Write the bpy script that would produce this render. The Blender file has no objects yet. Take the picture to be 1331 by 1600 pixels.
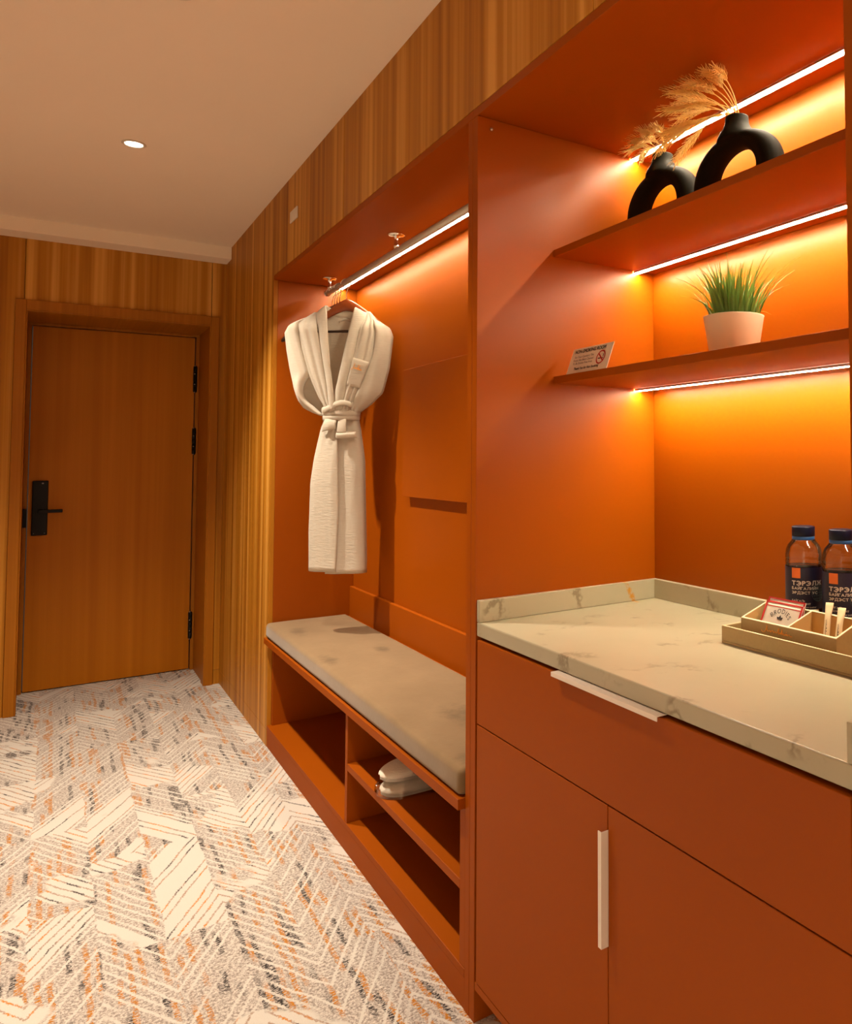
import bpy, bmesh, math, random
from mathutils import Vector, Matrix, noise
R = math.radians
random.seed(7)
SC = bpy.context.scene
COL = SC.collection

# ------------------------------------------------------------------ camera, world, lights, exposure
cam_d = bpy.data.cameras.new('camera')
cam = bpy.data.objects.new('camera', cam_d)
COL.objects.link(cam)
SC.camera = cam
_rows = ((0.7963552, -0.6048076, -0.0051202), (0.0234730, 0.0393641, -0.9989492), (0.6043736, 0.7953982, 0.0455445))
_r, _dn, _f = [Vector(v) for v in _rows]
_m = Matrix((_r, -_dn, -_f)).transposed().to_4x4()
_m.translation = Vector((-0.80924, -1.72771, 1.30900))
cam.matrix_world = _m
cam_d.sensor_fit = 'VERTICAL'
cam_d.sensor_height = 36.0
cam_d.lens = 1216.16 * 36.0 / 1600.0
cam_d.shift_x = (665.5 - 1005.395) / 1600.0
cam_d.shift_y = (658.82 - 800.0) / 1600.0
cam_d.clip_start = 0.02

world = bpy.data.worlds.new('world')
SC.world = world
world.use_nodes = True
world.node_tree.nodes['Background'].inputs[0].default_value = (1.0, 0.78, 0.55, 1)
world.node_tree.nodes['Background'].inputs[1].default_value = 0.05
SC.view_settings.view_transform = 'Standard'
SC.view_settings.look = 'None'
SC.view_settings.exposure = 0.0
SC.view_settings.gamma = 1.0
SC.view_settings.use_curve_mapping = False

WARM = (1.0, 0.84, 0.65)
SPOT_W = 150.0
LED_STRENGTH = 215.0
LED_COL = (1.0, 0.84, 0.58)
CEIL = 2.546
SPOTS = [(-0.582, 1.859), (-0.573, 0.605), (-1.10, -2.70), (-1.55, -3.60)]  # last two are unseen extras behind the camera, added to brighten the ceiling by bounce
SPOT_K = [1.50, 0.97, 1.8, 1.8]
for (sx, sy), sk in zip(SPOTS, SPOT_K):
    ld = bpy.data.lights.new('downlight_beam', 'SPOT')
    ld.energy = SPOT_W * sk
    ld.color = WARM
    ld.spot_size = R(104)
    ld.spot_blend = 0.8
    ld.shadow_soft_size = 0.03
    lo = bpy.data.objects.new('downlight_beam', ld)
    COL.objects.link(lo)
    lo.location = (sx, sy, CEIL - 0.02)

# ------------------------------------------------------------------ node helpers
class NT:
    def __init__(self, name):
        self.mat = bpy.data.materials.new(name)
        self.mat.use_nodes = True
        self.t = self.mat.node_tree
        self.b = self.t.nodes['Principled BSDF']
    def new(self, kind, **kw):
        n = self.t.nodes.new(kind)
        for k, v in kw.items():
            setattr(n, k, v)
        return n
    def set(self, sock, v):
        if hasattr(v, 'is_linked') or isinstance(v, bpy.types.NodeSocket):
            self.t.links.new(v, sock)
        else:
            sock.default_value = v
    def m(self, op, a, b=0.0, c=0.0):
        n = self.new('ShaderNodeMath', operation=op)
        self.set(n.inputs[0], a); self.set(n.inputs[1], b)
        if len(n.inputs) > 2: self.set(n.inputs[2], c)
        return n.outputs[0]
    def xyz(self, x=0.0, y=0.0, z=0.0):
        n = self.new('ShaderNodeCombineXYZ')
        for i, v in enumerate((x, y, z)): self.set(n.inputs[i], v)
        return n.outputs[0]
    def coords(self):
        g = self.new('ShaderNodeNewGeometry')
        s = self.new('ShaderNodeSeparateXYZ')
        self.t.links.new(g.outputs['Position'], s.inputs[0])
        return s.outputs[0], s.outputs[1], s.outputs[2]
    def obj_coords(self):
        g = self.new('ShaderNodeTexCoord')
        s = self.new('ShaderNodeSeparateXYZ')
        self.t.links.new(g.outputs['Object'], s.inputs[0])
        return s.outputs[0], s.outputs[1], s.outputs[2]
    def noise(self, vec, scale=1.0, detail=2.0, rough=0.5):
        n = self.new('ShaderNodeTexNoise')
        self.set(n.inputs['Vector'], vec)
        n.inputs['Scale'].default_value = scale
        n.inputs['Detail'].default_value = detail
        n.inputs['Roughness'].default_value = rough
        return n.outputs[0]
    def white(self, vec):
        n = self.new('ShaderNodeTexWhiteNoise', noise_dimensions='3D')
        self.set(n.inputs['Vector'], vec)
        return n.outputs[0]
    def ramp(self, fac, stops):
        n = self.new('ShaderNodeValToRGB')
        cr = n.color_ramp
        while len(cr.elements) < len(stops): cr.elements.new(0.5)
        for e, (p, c) in zip(cr.elements, stops):
            e.position = p
            e.color = (c[0], c[1], c[2], 1)
        self.set(n.inputs[0], fac)
        return n.outputs[0]
    def mix(self, fac, a, b):
        n = self.new('ShaderNodeMix', data_type='RGBA')
        self.set(n.inputs[0], fac)
        self.set(n.inputs[6], a if not isinstance(a, tuple) else (*a[:3], 1))
        self.set(n.inputs[7], b if not isinstance(b, tuple) else (*b[:3], 1))
        return n.outputs[2]
    def smooth(self, x, lo, hi):
        n = self.new('ShaderNodeMapRange', interpolation_type='SMOOTHSTEP')
        self.set(n.inputs[0], x)
        n.inputs[1].default_value = lo; n.inputs[2].default_value = hi
        return n.outputs[0]
    def bump(self, h, strength=0.3, dist=0.002):
        n = self.new('ShaderNodeBump')
        self.set(n.inputs['Height'], h)
        n.inputs['Strength'].default_value = strength
        n.inputs['Distance'].default_value = dist
        self.t.links.new(n.outputs[0], self.b.inputs['Normal'])
    def col(self, c): self.set(self.b.inputs['Base Color'], (*c[:3], 1) if isinstance(c, tuple) else c)

def simple(name, c, rough=0.5, metal=0.0, spec=0.5, vary=0.06, scale=30.0):
    n = NT(name)
    x, y, z = n.obj_coords()
    f = n.noise(n.xyz(x, y, z), scale, 3)
    n.col(n.mix(f, tuple(v * (1 - vary) for v in c), tuple(min(1, v * (1 + vary)) for v in c)))
    n.b.inputs['Roughness'].default_value = rough
    n.b.inputs['Metallic'].default_value = metal
    n.b.inputs['Specular IOR Level'].default_value = spec
    return n.mat

def orange_mat():
    n = NT('orange_laminate')
    x, y, z = n.coords()
    f = n.noise(n.xyz(x, y, z), 3.0, 4)
    n.col(n.mix(f, (0.295, 0.060, 0.0005), (0.325, 0.068, 0.0007)))
    c = n.b.inputs['Base Color'].links[0].from_socket
    df = n.new('ShaderNodeBsdfDiffuse'); gl = n.new('ShaderNodeBsdfGlossy')
    n.t.links.new(c, df.inputs[0])
    gl.inputs[0].default_value = (1, 1, 1, 1)
    r = n.noise(n.xyz(x, y, z), 14.0, 4)
    n.set(gl.inputs['Roughness'], n.m('ADD', n.m('MULTIPLY', r, 0.08), 0.31))
    lw = n.new('ShaderNodeLayerWeight'); lw.inputs[0].default_value = 0.5
    mx = n.new('ShaderNodeMixShader')
    n.set(mx.inputs[0], n.m('ADD', n.m('MULTIPLY', n.m('POWER', lw.outputs['Facing'], 4.0), 0.06), 0.019))
    n.t.links.new(df.outputs[0], mx.inputs[1]); n.t.links.new(gl.outputs[0], mx.inputs[2])
    n.t.links.new(mx.outputs[0], n.t.nodes['Material Output'].inputs['Surface'])
    return n.mat

def wood_mat(name, axis, dark, mid, light, band=10.0, fine=150.0):
    n = NT(name)
    x, y, z = n.coords()
    h = y if axis == 'y' else x
    zz = n.m('MULTIPLY', z, 0.18)
    a = n.noise(n.xyz(n.m('MULTIPLY', h, band), zz, 0.0), 1.0, 2.0, 0.55)
    b = n.noise(n.xyz(n.m('MULTIPLY', h, fine), n.m('MULTIPLY', z, 1.2), 3.0), 1.0, 3.0, 0.6)
    c = n.noise(n.xyz(n.m('MULTIPLY', h, band * 3.1), n.m('MULTIPLY', z, 0.35), 9.0), 1.0, 2.0)
    f = n.m('ADD', n.m('ADD', n.m('MULTIPLY', a, 0.55), n.m('MULTIPLY', b, 0.08)), n.m('MULTIPLY', c, 0.37))
    n.col(n.ramp(f, [(0.36, dark), (0.5, mid), (0.63, light)]))
    n.b.inputs['Roughness'].default_value = 0.5
    n.b.inputs['Specular IOR Level'].default_value = 0.2
    n.bump(b, 0.08, 0.001)
    return n.mat

def carpet_mat():
    n = NT('carpet_pile')
    x0, y0, z0 = n.coords()
    v0 = n.xyz(x0, y0, 0.0)
    # fibres pull the pattern edges about by a few millimetres
    j1 = n.m('SUBTRACT', n.noise(v0, 150.0, 3, 0.7), 0.5)
    j2 = n.m('SUBTRACT', n.noise(n.xyz(x0, y0, 5.0), 150.0, 3, 0.7), 0.5)
    wv = n.m('SUBTRACT', n.noise(n.xyz(x0, y0, 11.0), 7.0, 2), 0.5)
    x = n.m('ADD', n.m('ADD', x0, n.m('MULTIPLY', j1, 0.018)), n.m('MULTIPLY', wv, 0.022))
    y = n.m('ADD', y0, n.m('MULTIPLY', j2, 0.02))
    W = 0.152
    # blocks: columns along the corridor whose rows shift up and down
    colx = n.m('FLOOR', n.m('DIVIDE', n.m('ADD', x, 0.68), W * 2))
    wob = n.m('MULTIPLY', n.white(n.xyz(colx, 3.0, 1.0)), 0.5)
    row = n.m('FLOOR', n.m('DIVIDE', n.m('ADD', y, wob), 0.62))
    flip = n.m('GREATER_THAN', n.white(n.xyz(row, colx, 2.0)), 0.45)
    xs = n.m('ADD', n.m('ADD', x, 0.68), n.m('MULTIPLY', flip, W))
    tri = n.m('PINGPONG', xs, W)
    t = n.m('SUBTRACT', y, n.m('MULTIPLY', tri, 1.75))
    P = 0.052
    lt = n.m('DIVIDE', t, P)
    fr = n.m('FRACT', lt)
    idx = n.m('FLOOR', lt)
    half = n.m('FLOOR', n.m('DIVIDE', xs, W))
    # patches: cream with thin dashes / dense flecked pile
    cellv = n.xyz(half, n.m('FLOOR', n.m('DIVIDE', t, 0.26)), row)
    rnd = n.white(cellv)
    low = n.noise(v0, 2.6, 2)
    mask = n.m('ADD', n.m('MULTIPLY', rnd, 0.5), n.m('MULTIPLY', low, 1.0))
    cream = n.smooth(mask, 0.80, 0.83)
    # dense pile: streaks running along the corridor
    k = n.m('DIVIDE', x, 0.0125)
    kf = n.m('FLOOR', k)
    seg = n.noise(n.xyz(n.m('MULTIPLY', kf, 7.31), n.m('MULTIPLY', y, 4.5), 1.0), 1.0, 1.0)
    pick = n.white(n.xyz(kf, half, 4.0))
    grain = n.noise(v0, 420.0, 2, 0.8)
    grain2 = n.noise(n.xyz(x0, n.m('MULTIPLY', y0, 1.0), 8.0), 135.0, 3, 0.8)
    pilec = n.mix(n.smooth(grain2, 0.35, 0.65), (0.74, 0.69, 0.63), (0.27, 0.225, 0.20))
    org = n.m('MULTIPLY', n.smooth(seg, 0.47, 0.55), n.m('LESS_THAN', pick, 0.38))
    dk = n.m('MULTIPLY', n.smooth(seg, 0.49, 0.56), n.m('GREATER_THAN', pick, 0.72))
    tuft = n.smooth(n.noise(n.xyz(n.m('MULTIPLY', x0, 90.0), n.m('MULTIPLY', y0, 210.0), 2.0), 1.0, 2, 0.7), 0.42, 0.55)
    pilec = n.mix(n.m('MULTIPLY', org, tuft), pilec, (0.52, 0.205, 0.022))
    pilec = n.mix(n.m('MULTIPLY', dk, tuft), pilec, (0.045, 0.04, 0.04))
    # cream lines crossing the dense pile along the chevrons
    wl = n.m('MULTIPLY', n.smooth(n.m('ADD', n.m('ABSOLUTE', n.m('SUBTRACT', fr, 0.5)), n.m('MULTIPLY', n.m('SUBTRACT', grain2, 0.5), 0.22)), 0.19, 0.10), n.smooth(n.noise(n.xyz(idx, n.m('MULTIPLY', x, 3.0), half), 1.0, 1.0), 0.42, 0.52))
    creamc = n.mix(grain, (0.60, 0.565, 0.51), (0.77, 0.75, 0.70))
    pilec = n.mix(wl, pilec, creamc)
    # cream patch: thin coloured dashes
    dash = n.smooth(n.m('ABSOLUTE', n.m('SUBTRACT', fr, 0.5)), 0.13, 0.06)
    dn = n.noise(n.xyz(n.m('MULTIPLY', idx, 3.7), n.m('MULTIPLY', x, 16.0), half), 1.0, 2.0)
    dcol = n.ramp(dn, [(0.39, (0.06, 0.05, 0.05)), (0.44, (0.40, 0.29, 0.22)), (0.54, (0.42, 0.31, 0.24)), (0.60, (0.62, 0.24, 0.04))])
    has = n.m('GREATER_THAN', n.white(n.xyz(idx, half, 6.0)), 0.18)
    crm = n.mix(n.m('MULTIPLY', n.m('MULTIPLY', dash, has), n.smooth(grain2, 0.28, 0.5)), creamc, dcol)
    n.col(n.mix(cream, pilec, crm))
    n.b.inputs['Roughness'].default_value = 0.95
    n.b.inputs['Specular IOR Level'].default_value = 0.1
    n.bump(n.m('ADD', grain, n.m('MULTIPLY', cream, 0.8)), 0.6, 0.004)
    return n.mat

def marble_mat():
    n = NT('cream_marble')
    x, y, z = n.coords()
    v = n.xyz(x, y, z)
    w = n.noise(v, 3.5, 6, 0.62)
    vein = n.smooth(n.m('ABSOLUTE', n.m('SUBTRACT', w, 0.5)), 0.03, 0.0)
    patch = n.smooth(n.noise(v, 9.0, 3), 0.52, 0.66)
    c = n.mix(n.noise(v, 6.0, 4), (0.375, 0.345, 0.235), (0.46, 0.43, 0.31))
    c = n.mix(n.m('MULTIPLY', n.m('MULTIPLY', vein, patch), 0.8), c, (0.20, 0.165, 0.10))
    # one rusty vein in the left upstand
    wav = n.m('MULTIPLY', n.m('SUBTRACT', n.noise(n.xyz(z, 2.0, x), 60.0, 3), 0.5), 0.024)
    gx = n.m('ABSOLUTE', n.m('SUBTRACT', n.m('ADD', n.m('ADD', x, wav), n.m('MULTIPLY', n.m('SUBTRACT', z, 0.945), 0.5)), 0.443))
    gold = n.m('MULTIPLY', n.smooth(gx, 0.010, 0.003), n.m('GREATER_THAN', y, -0.04))
    c = n.mix(n.m('MULTIPLY', gold, n.smooth(n.noise(v, 90.0, 3), 0.3, 0.5)), c, (0.50, 0.24, 0.02))
    n.col(c)
    n.b.inputs['Roughness'].default_value = 0.28
    return n.mat

def suede_mat():
    n = NT('taupe_suede')
    x, y, z = n.coords()
    v = n.xyz(x, y, z)
    f = n.noise(n.xyz(n.m('MULTIPLY', x, 1.6), y, z), 5.0, 4, 0.6)
    g = n.noise(v, 24.0, 4, 0.7)
    c = n.mix(f, (0.17, 0.108, 0.050), (0.27, 0.182, 0.095))
    smudge = None
    for px, py, rx, ry in ((0.16, 0.42, 0.06, 0.13), (0.03, 1.32, 0.04, 0.10), (0.06, 1.90, 0.04, 0.10), (0.04, 0.12, 0.04, 0.05), (0.24, 1.35, 0.03, 0.06)):
        dx = n.m('DIVIDE', n.m('SUBTRACT', x, px), rx)
        dy = n.m('DIVIDE', n.m('SUBTRACT', y, py), ry)
        d = n.m('ADD', n.m('ADD', n.m('MULTIPLY', dx, dx), n.m('MULTIPLY', dy, dy)), n.m('MULTIPLY', n.m('SUBTRACT', g, 0.5), 3.0))
        s = n.smooth(d, 1.25, -0.6)
        smudge = s if smudge is None else n.m('MAXIMUM', smudge, s)
    c = n.mix(n.m('MULTIPLY', smudge, 0.70), c, (0.085, 0.055, 0.024))
    n.col(c)
    n.b.inputs['Roughness'].default_value = 0.9
    n.b.inputs['Sheen Weight'].default_value = 0.25
    n.b.inputs['Specular IOR Level'].default_value = 0.15
    n.bump(g, 0.25, 0.003)
    return n.mat

def terry_mat(name='white_terry'):
    n = NT(name)
    x, y, z = n.coords()
    rib = n.noise(n.xyz(n.m('MULTIPLY', x, 30.0), n.m('MULTIPLY', y, 30.0), n.m('MULTIPLY', z, 160.0)), 1.0, 3, 0.7)
    n.col(n.mix(rib, (0.68, 0.62, 0.52), (0.82, 0.77, 0.67)))
    n.b.inputs['Roughness'].default_value = 0.95
    n.b.inputs['Sheen Weight'].default_value = 0.2
    n.b.inputs['Specular IOR Level'].default_value = 0.1
    n.bump(rib, 0.55, 0.004)
    return n.mat

def emit_mat(name, c, s):
    n = NT(name)
    n.col((0.9, 0.9, 0.9))
    n.b.inputs['Emission Color'].default_value = (*c, 1)
    n.b.inputs['Emission Strength'].default_value = s
    return n.mat

def glass_mat(name, c, rough=0.02, alpha=0.35, ior=1.33):
    """thin clear plastic: mostly see-through with a glossy skin"""
    n = NT(name)
    tr = n.new('ShaderNodeBsdfTransparent'); tr.inputs[0].default_value = (*c, 1)
    gl = n.new('ShaderNodeBsdfGlossy'); gl.inputs['Roughness'].default_value = rough
    gl.inputs[0].default_value = (0.9, 0.9, 0.9, 1)
    fr = n.new('ShaderNodeFresnel'); fr.inputs[0].default_value = ior
    f = n.m('ADD', n.m('MULTIPLY', fr.outputs[0], 0.9), alpha * 0.15)
    x, y, z = n.obj_coords()
    bm_ = n.new('ShaderNodeBump')
    n.set(bm_.inputs['Height'], n.noise(n.xyz(x, y, z), 60.0, 2)); bm_.inputs['Strength'].default_value = 0.25; bm_.inputs['Distance'].default_value = 0.002
    n.t.links.new(bm_.outputs[0], gl.inputs['Normal'])
    mx = n.new('ShaderNodeMixShader')
    n.set(mx.inputs[0], f)
    n.t.links.new(tr.outputs[0], mx.inputs[1]); n.t.links.new(gl.outputs[0], mx.inputs[2])
    n.t.links.new(mx.outputs[0], n.t.nodes['Material Output'].inputs['Surface'])
    return n.mat

M = {}
M['orange'] = orange_mat()
WD, WM_, WL = (0.27, 0.080, 0.002), (0.46, 0.185, 0.012), (0.68, 0.335, 0.062)
M['wood_y'] = wood_mat('oak_veneer_side', 'y', WD, WM_, WL)
M['wood_x'] = wood_mat('oak_veneer_end', 'x', WD, WM_, WL)
M['door_wood'] = wood_mat('door_veneer', 'x', (0.42, 0.132, 0.001), (0.47, 0.155, 0.002), (0.53, 0.182, 0.005), 9.0, 210.0)
M['frame_wood'] = wood_mat('frame_veneer', 'x', (0.32, 0.105, 0.003), (0.36, 0.122, 0.004), (0.40, 0.14, 0.007), 30.0, 250.0)
M['carpet'] = carpet_mat()
M['plaster'] = simple('ceiling_paint', (0.93, 0.79, 0.63), 0.85, vary=0.02, scale=2.0, spec=0.2)
M['wallpaint'] = simple('wall_paint', (0.80, 0.72, 0.62), 0.85, vary=0.03, scale=2.0)
M['marble'] = marble_mat()
M['suede'] = suede_mat()
M['terry'] = terry_mat()
M['terry_dark'] = simple('seam_thread', (0.30, 0.26, 0.20), 0.9)
M['led'] = emit_mat('led_diffuser', LED_COL, LED_STRENGTH)
M['led_soft'] = emit_mat('led_diffuser_soft', LED_COL, LED_STRENGTH * 0.44)
M['alu'] = simple('brushed_aluminium', (0.78, 0.74, 0.68), 0.32, 1.0, vary=0.03, scale=80)
M['chrome'] = simple('polished_chrome', (0.85, 0.80, 0.74), 0.12, 1.0, vary=0.01)
M['rail'] = simple('grey_rail_metal', (0.62, 0.57, 0.48), 0.45, 0.6, vary=0.03)
M['pull'] = simple('white_pull', (0.78, 0.70, 0.62), 0.4, vary=0.03)
M['black'] = simple('black_metal', (0.005, 0.005, 0.006), 0.45, vary=0.1, spec=0.2)
M['screw'] = simple('screw_steel', (0.6, 0.58, 0.55), 0.3, 1.0)
M['blackgap'] = simple('dark_gap', (0.01, 0.006, 0.004), 0.9)
M['cherry'] = simple('cherry_wood', (0.26, 0.055, 0.010), 0.3, vary=0.3, scale=25)
M['darkwood'] = simple('dark_walnut', (0.035, 0.014, 0.008), 0.35, vary=0.3, scale=25)
M['vase'] = simple('black_ceramic', (0.007, 0.0055, 0.003), 0.75, vary=0.2, scale=60, spec=0.1)
M['wheat'] = simple('dried_wheat', (0.95, 0.72, 0.28), 0.7, vary=0.25, scale=90)
def let_light_through(mat, c, f):
    t_ = mat.node_tree
    tl = t_.nodes.new('ShaderNodeBsdfTranslucent'); tl.inputs[0].default_value = (*c, 1)
    mx = t_.nodes.new('ShaderNodeMixShader'); mx.inputs[0].default_value = f
    t_.links.new(t_.nodes['Principled BSDF'].outputs[0], mx.inputs[1]); t_.links.new(tl.outputs[0], mx.inputs[2])
    t_.links.new(mx.outputs[0], t_.nodes['Material Output'].inputs['Surface'])
let_light_through(M['wheat'], (1.0, 0.84, 0.42), 0.6)
let_light_through(M['terry'], (0.72, 0.65, 0.54), 0.38)
M['pot'] = simple('white_plastic_pot', (0.74, 0.68, 0.52), 0.4, vary=0.02)
M['soil'] = simple('dark_soil', (0.03, 0.02, 0.012), 0.95, vary=0.4, scale=120)
M['grass'] = simple('grass_blade', (0.10, 0.20, 0.03), 0.5, vary=0.6, scale=45)
let_light_through(M['grass'], (0.20, 0.34, 0.04), 0.15)
M['paper'] = simple('white_card', (0.78, 0.72, 0.64), 0.7, vary=0.02)
let_light_through(M['paper'], (0.8, 0.7, 0.55), 0.25)
M['ink'] = simple('black_ink', (0.02, 0.015, 0.015), 0.7)
M['red'] = simple('red_ink', (0.45, 0.015, 0.012), 0.6)
M['sand'] = simple('sand_leatherette', (0.40, 0.29, 0.13), 0.5, vary=0.08, scale=200)
M['sand_in'] = simple('tan_lining', (0.60, 0.40, 0.16), 0.7, vary=0.06, scale=120)
M['rim'] = simple('pale_edge', (0.72, 0.60, 0.38), 0.5, vary=0.03)
M['gold'] = simple('gold_foil', (0.80, 0.36, 0.06), 0.45)
M['kraft'] = simple('cream_paper', (0.70, 0.56, 0.34), 0.7, vary=0.05)
M['capblue'] = simple('navy_plastic', (0.003, 0.006, 0.026), 0.4, vary=0.1, spec=0.25)
M['ringblue'] = simple('blue_plastic', (0.02, 0.10, 0.32), 0.35, vary=0.1)
M['label'] = simple('navy_label', (0.010, 0.011, 0.045), 0.45, vary=0.1)
M['labelorange'] = simple('orange_label', (0.85, 0.20, 0.03), 0.5, vary=0.05)
M['labelwhite'] = simple('white_label_ink', (0.75, 0.72, 0.68), 0.5)
M['labelteal'] = simple('teal_label_ink', (0.06, 0.13, 0.17), 0.5)
M['pet'] = glass_mat('clear_bottle_plastic', (0.985, 0.99, 0.99), 0.06, 0.4, 1.25)
M['water'] = glass_mat('water_body', (0.97, 0.985, 0.985), 0.02, 0.1, 1.15)
M['film'] = glass_mat('clear_plastic_film', (0.97, 0.97, 0.97), 0.08, 0.45, 1.4)
M['slipper'] = terry_mat('white_slipper_cloth')
M['sole'] = simple('grey_slipper_sole', (0.52, 0.48, 0.42), 0.8)
M['bulb'] = emit_mat('downlight_glow', (1.0, 0.88, 0.72), 25.0)
M['whiteplastic'] = simple('white_switch_plastic', (0.72, 0.62, 0.50), 0.4)

# ------------------------------------------------------------------ object helpers
def tag(o, label=None, cat=None, group=None, kind=None):
    if label: o['label'] = label
    if cat: o['category'] = cat
    if group: o['group'] = group
    if kind: o['kind'] = kind
    return o
def thing(name, label, cat, loc=(0, 0, 0), group=None):
    o = bpy.data.objects.new(name, None)
    o.empty_display_size = 0.05
    COL.objects.link(o)
    o.location = loc
    return tag(o, label, cat, group)
def link(name, me, mat, parent=None, smooth=False):
    o = bpy.data.objects.new(name, me)
    COL.objects.link(o)
    if mat is not None and not me.materials: me.materials.append(mat)
    if smooth:
        for p in me.polygons: p.use_smooth = True
    if parent is not None:
        o.parent = parent
        o.matrix_parent_inverse = Matrix.Translation(parent_origin(parent)).inverted()
    return o
def parent_origin(p):
    return p.location.copy() if p.type == 'EMPTY' else Vector((0, 0, 0))
def obj(name, bm, mat, parent=None, smooth=False, recalc=True):
    if recalc: bmesh.ops.recalc_face_normals(bm, faces=bm.faces)
    me = bpy.data.meshes.new(name)
    bm.to_mesh(me); bm.free()
    return link(name, me, mat, parent, smooth)
def add_box(bm, x0, x1, y0, y1, z0, z1, bev=0.0, seg=2):
    vs = [bm.verts.new(p) for p in ((x0, y0, z0), (x1, y0, z0), (x1, y1, z0), (x0, y1, z0), (x0, y0, z1), (x1, y0, z1), (x1, y1, z1), (x0, y1, z1))]
    fs = [bm.faces.new([vs[i] for i in f]) for f in ((0, 3, 2, 1), (4, 5, 6, 7), (0, 1, 5, 4), (1, 2, 6, 5), (2, 3, 7, 6), (3, 0, 4, 7))]
    if bev > 0:
        es = list({e for f in fs for e in f.edges})
        bmesh.ops.bevel(bm, geom=es, offset=bev, segments=seg, affect='EDGES', profile=0.5)
def box(name, x0, x1, y0, y1, z0, z1, mat, parent=None, bev=0.0012, seg=2):
    bm = bmesh.new()
    add_box(bm, min(x0, x1), max(x0, x1), min(y0, y1), max(y0, y1), min(z0, z1), max(z0, z1), bev, seg)
    return obj(name, bm, mat, parent)
def boxes(name, lst, mat, parent=None, bev=0.0012):
    bm = bmesh.new()
    for b in lst: add_box(bm, *b, bev)
    return obj(name, bm, mat, parent)
def add_tube(bm, pts, rad, n=10, cap=True, flat=None):
    """swept tube; rad a number or a list; flat = (a, b) scales of the section"""
    pts = [Vector(p) for p in pts]
    rings = []
    up = None
    for i, p in enumerate(pts):
        t = (pts[min(i + 1, len(pts) - 1)] - pts[max(i - 1, 0)]).normalized()
        if up is None:
            up = Vector((0, 0, 1)) if abs(t.z) < 0.9 else Vector((0, 1, 0))
        a = t.cross(up)
        if a.length < 1e-6: a = t.orthogonal()
        a.normalize()
        b = a.cross(t).normalized()
        up = b
        r = rad[i] if isinstance(rad, (list, tuple)) else rad
        fa, fb = flat or (1, 1)
        rings.append([bm.verts.new(p + a * math.cos(2 * math.pi * k / n) * r * fa + b * math.sin(2 * math.pi * k / n) * r * fb) for k in range(n)])
    for r0, r1 in zip(rings, rings[1:]):
        for k in range(n):
            bm.faces.new((r0[k], r0[(k + 1) % n], r1[(k + 1) % n], r1[k]))
    if cap:
        bm.faces.new(list(reversed(rings[0]))); bm.faces.new(rings[-1])
def add_lathe(bm, prof, c=(0, 0, 0), n=32, cap0=True, cap1=True, sx=1.0, sy=1.0):
    rings = []
    for r, z in prof:
        rings.append([bm.verts.new((c[0] + r * sx * math.cos(2 * math.pi * k / n), c[1] + r * sy * math.sin(2 * math.pi * k / n), c[2] + z)) for k in range(n)])
    for r0, r1 in zip(rings, rings[1:]):
        for k in range(n):
            bm.faces.new((r0[k], r0[(k + 1) % n], r1[(k + 1) % n], r1[k]))
    if cap0: bm.faces.new(list(reversed(rings[0])))
    if cap1: bm.faces.new(rings[-1])
def grid(bm, rows):
    vr = [[bm.verts.new(p) for p in r] for r in rows]
    for a, b in zip(vr, vr[1:]):
        for i in range(len(a) - 1):
            bm.faces.new((a[i], a[i + 1], b[i + 1], b[i]))
    return vr
def interp(tab, z):
    """piecewise linear through (key, value) pairs, keys descending or ascending"""
    tab = sorted(tab)
    if z <= tab[0][0]: return tab[0][1]
    for (a, va), (b, vb) in zip(tab, tab[1:]):
        if z <= b: return va + (vb - va) * (z - a) / (b - a)
    return tab[-1][1]
def sstep(a, b, x):
    t = max(0.0, min(1.0, (x - a) / (b - a)))
    return t * t * (3 - 2 * t)
def solid(o, th, off=0.0, sub=0):
    md = o.modifiers.new('solidify', 'SOLIDIFY'); md.thickness = th; md.offset = off
    if sub:
        ms = o.modifiers.new('subsurf', 'SUBSURF'); ms.levels = sub; ms.render_levels = sub
    return o
def text_mesh(body, size, bold=0.0, align='LEFT', shear=0.0, spacing=1.0, xscale=1.0):
    c = bpy.data.curves.new('lettering', 'FONT')
    c.body = body; c.size = size; c.align_x = align; c.shear = shear; c.space_character = spacing
    c.resolution_u = 3
    t = bpy.data.objects.new('lettering', c)
    COL.objects.link(t)
    dg = bpy.context.evaluated_depsgraph_get()
    dg.update()
    me = bpy.data.meshes.new_from_object(t.evaluated_get(dg))
    COL.objects.unlink(t)
    bpy.data.objects.remove(t); bpy.data.curves.remove(c)
    me.materials.clear()
    for v in me.vertices: v.co.x *= xscale
    if bold > 0:                                     # heavier strokes: the letters laid over themselves a hair apart
        bm = bmesh.new()
        for dx, dy in ((0, 0), (bold, 0), (-bold, 0), (0, bold), (0, -bold)):
            n0 = len(bm.verts)
            bm.from_mesh(me)
            bm.verts.ensure_lookup_table()
            for v in bm.verts[n0:]: v.co.x += dx; v.co.y += dy
        bm.to_mesh(me); bm.free()
    return me
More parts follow.
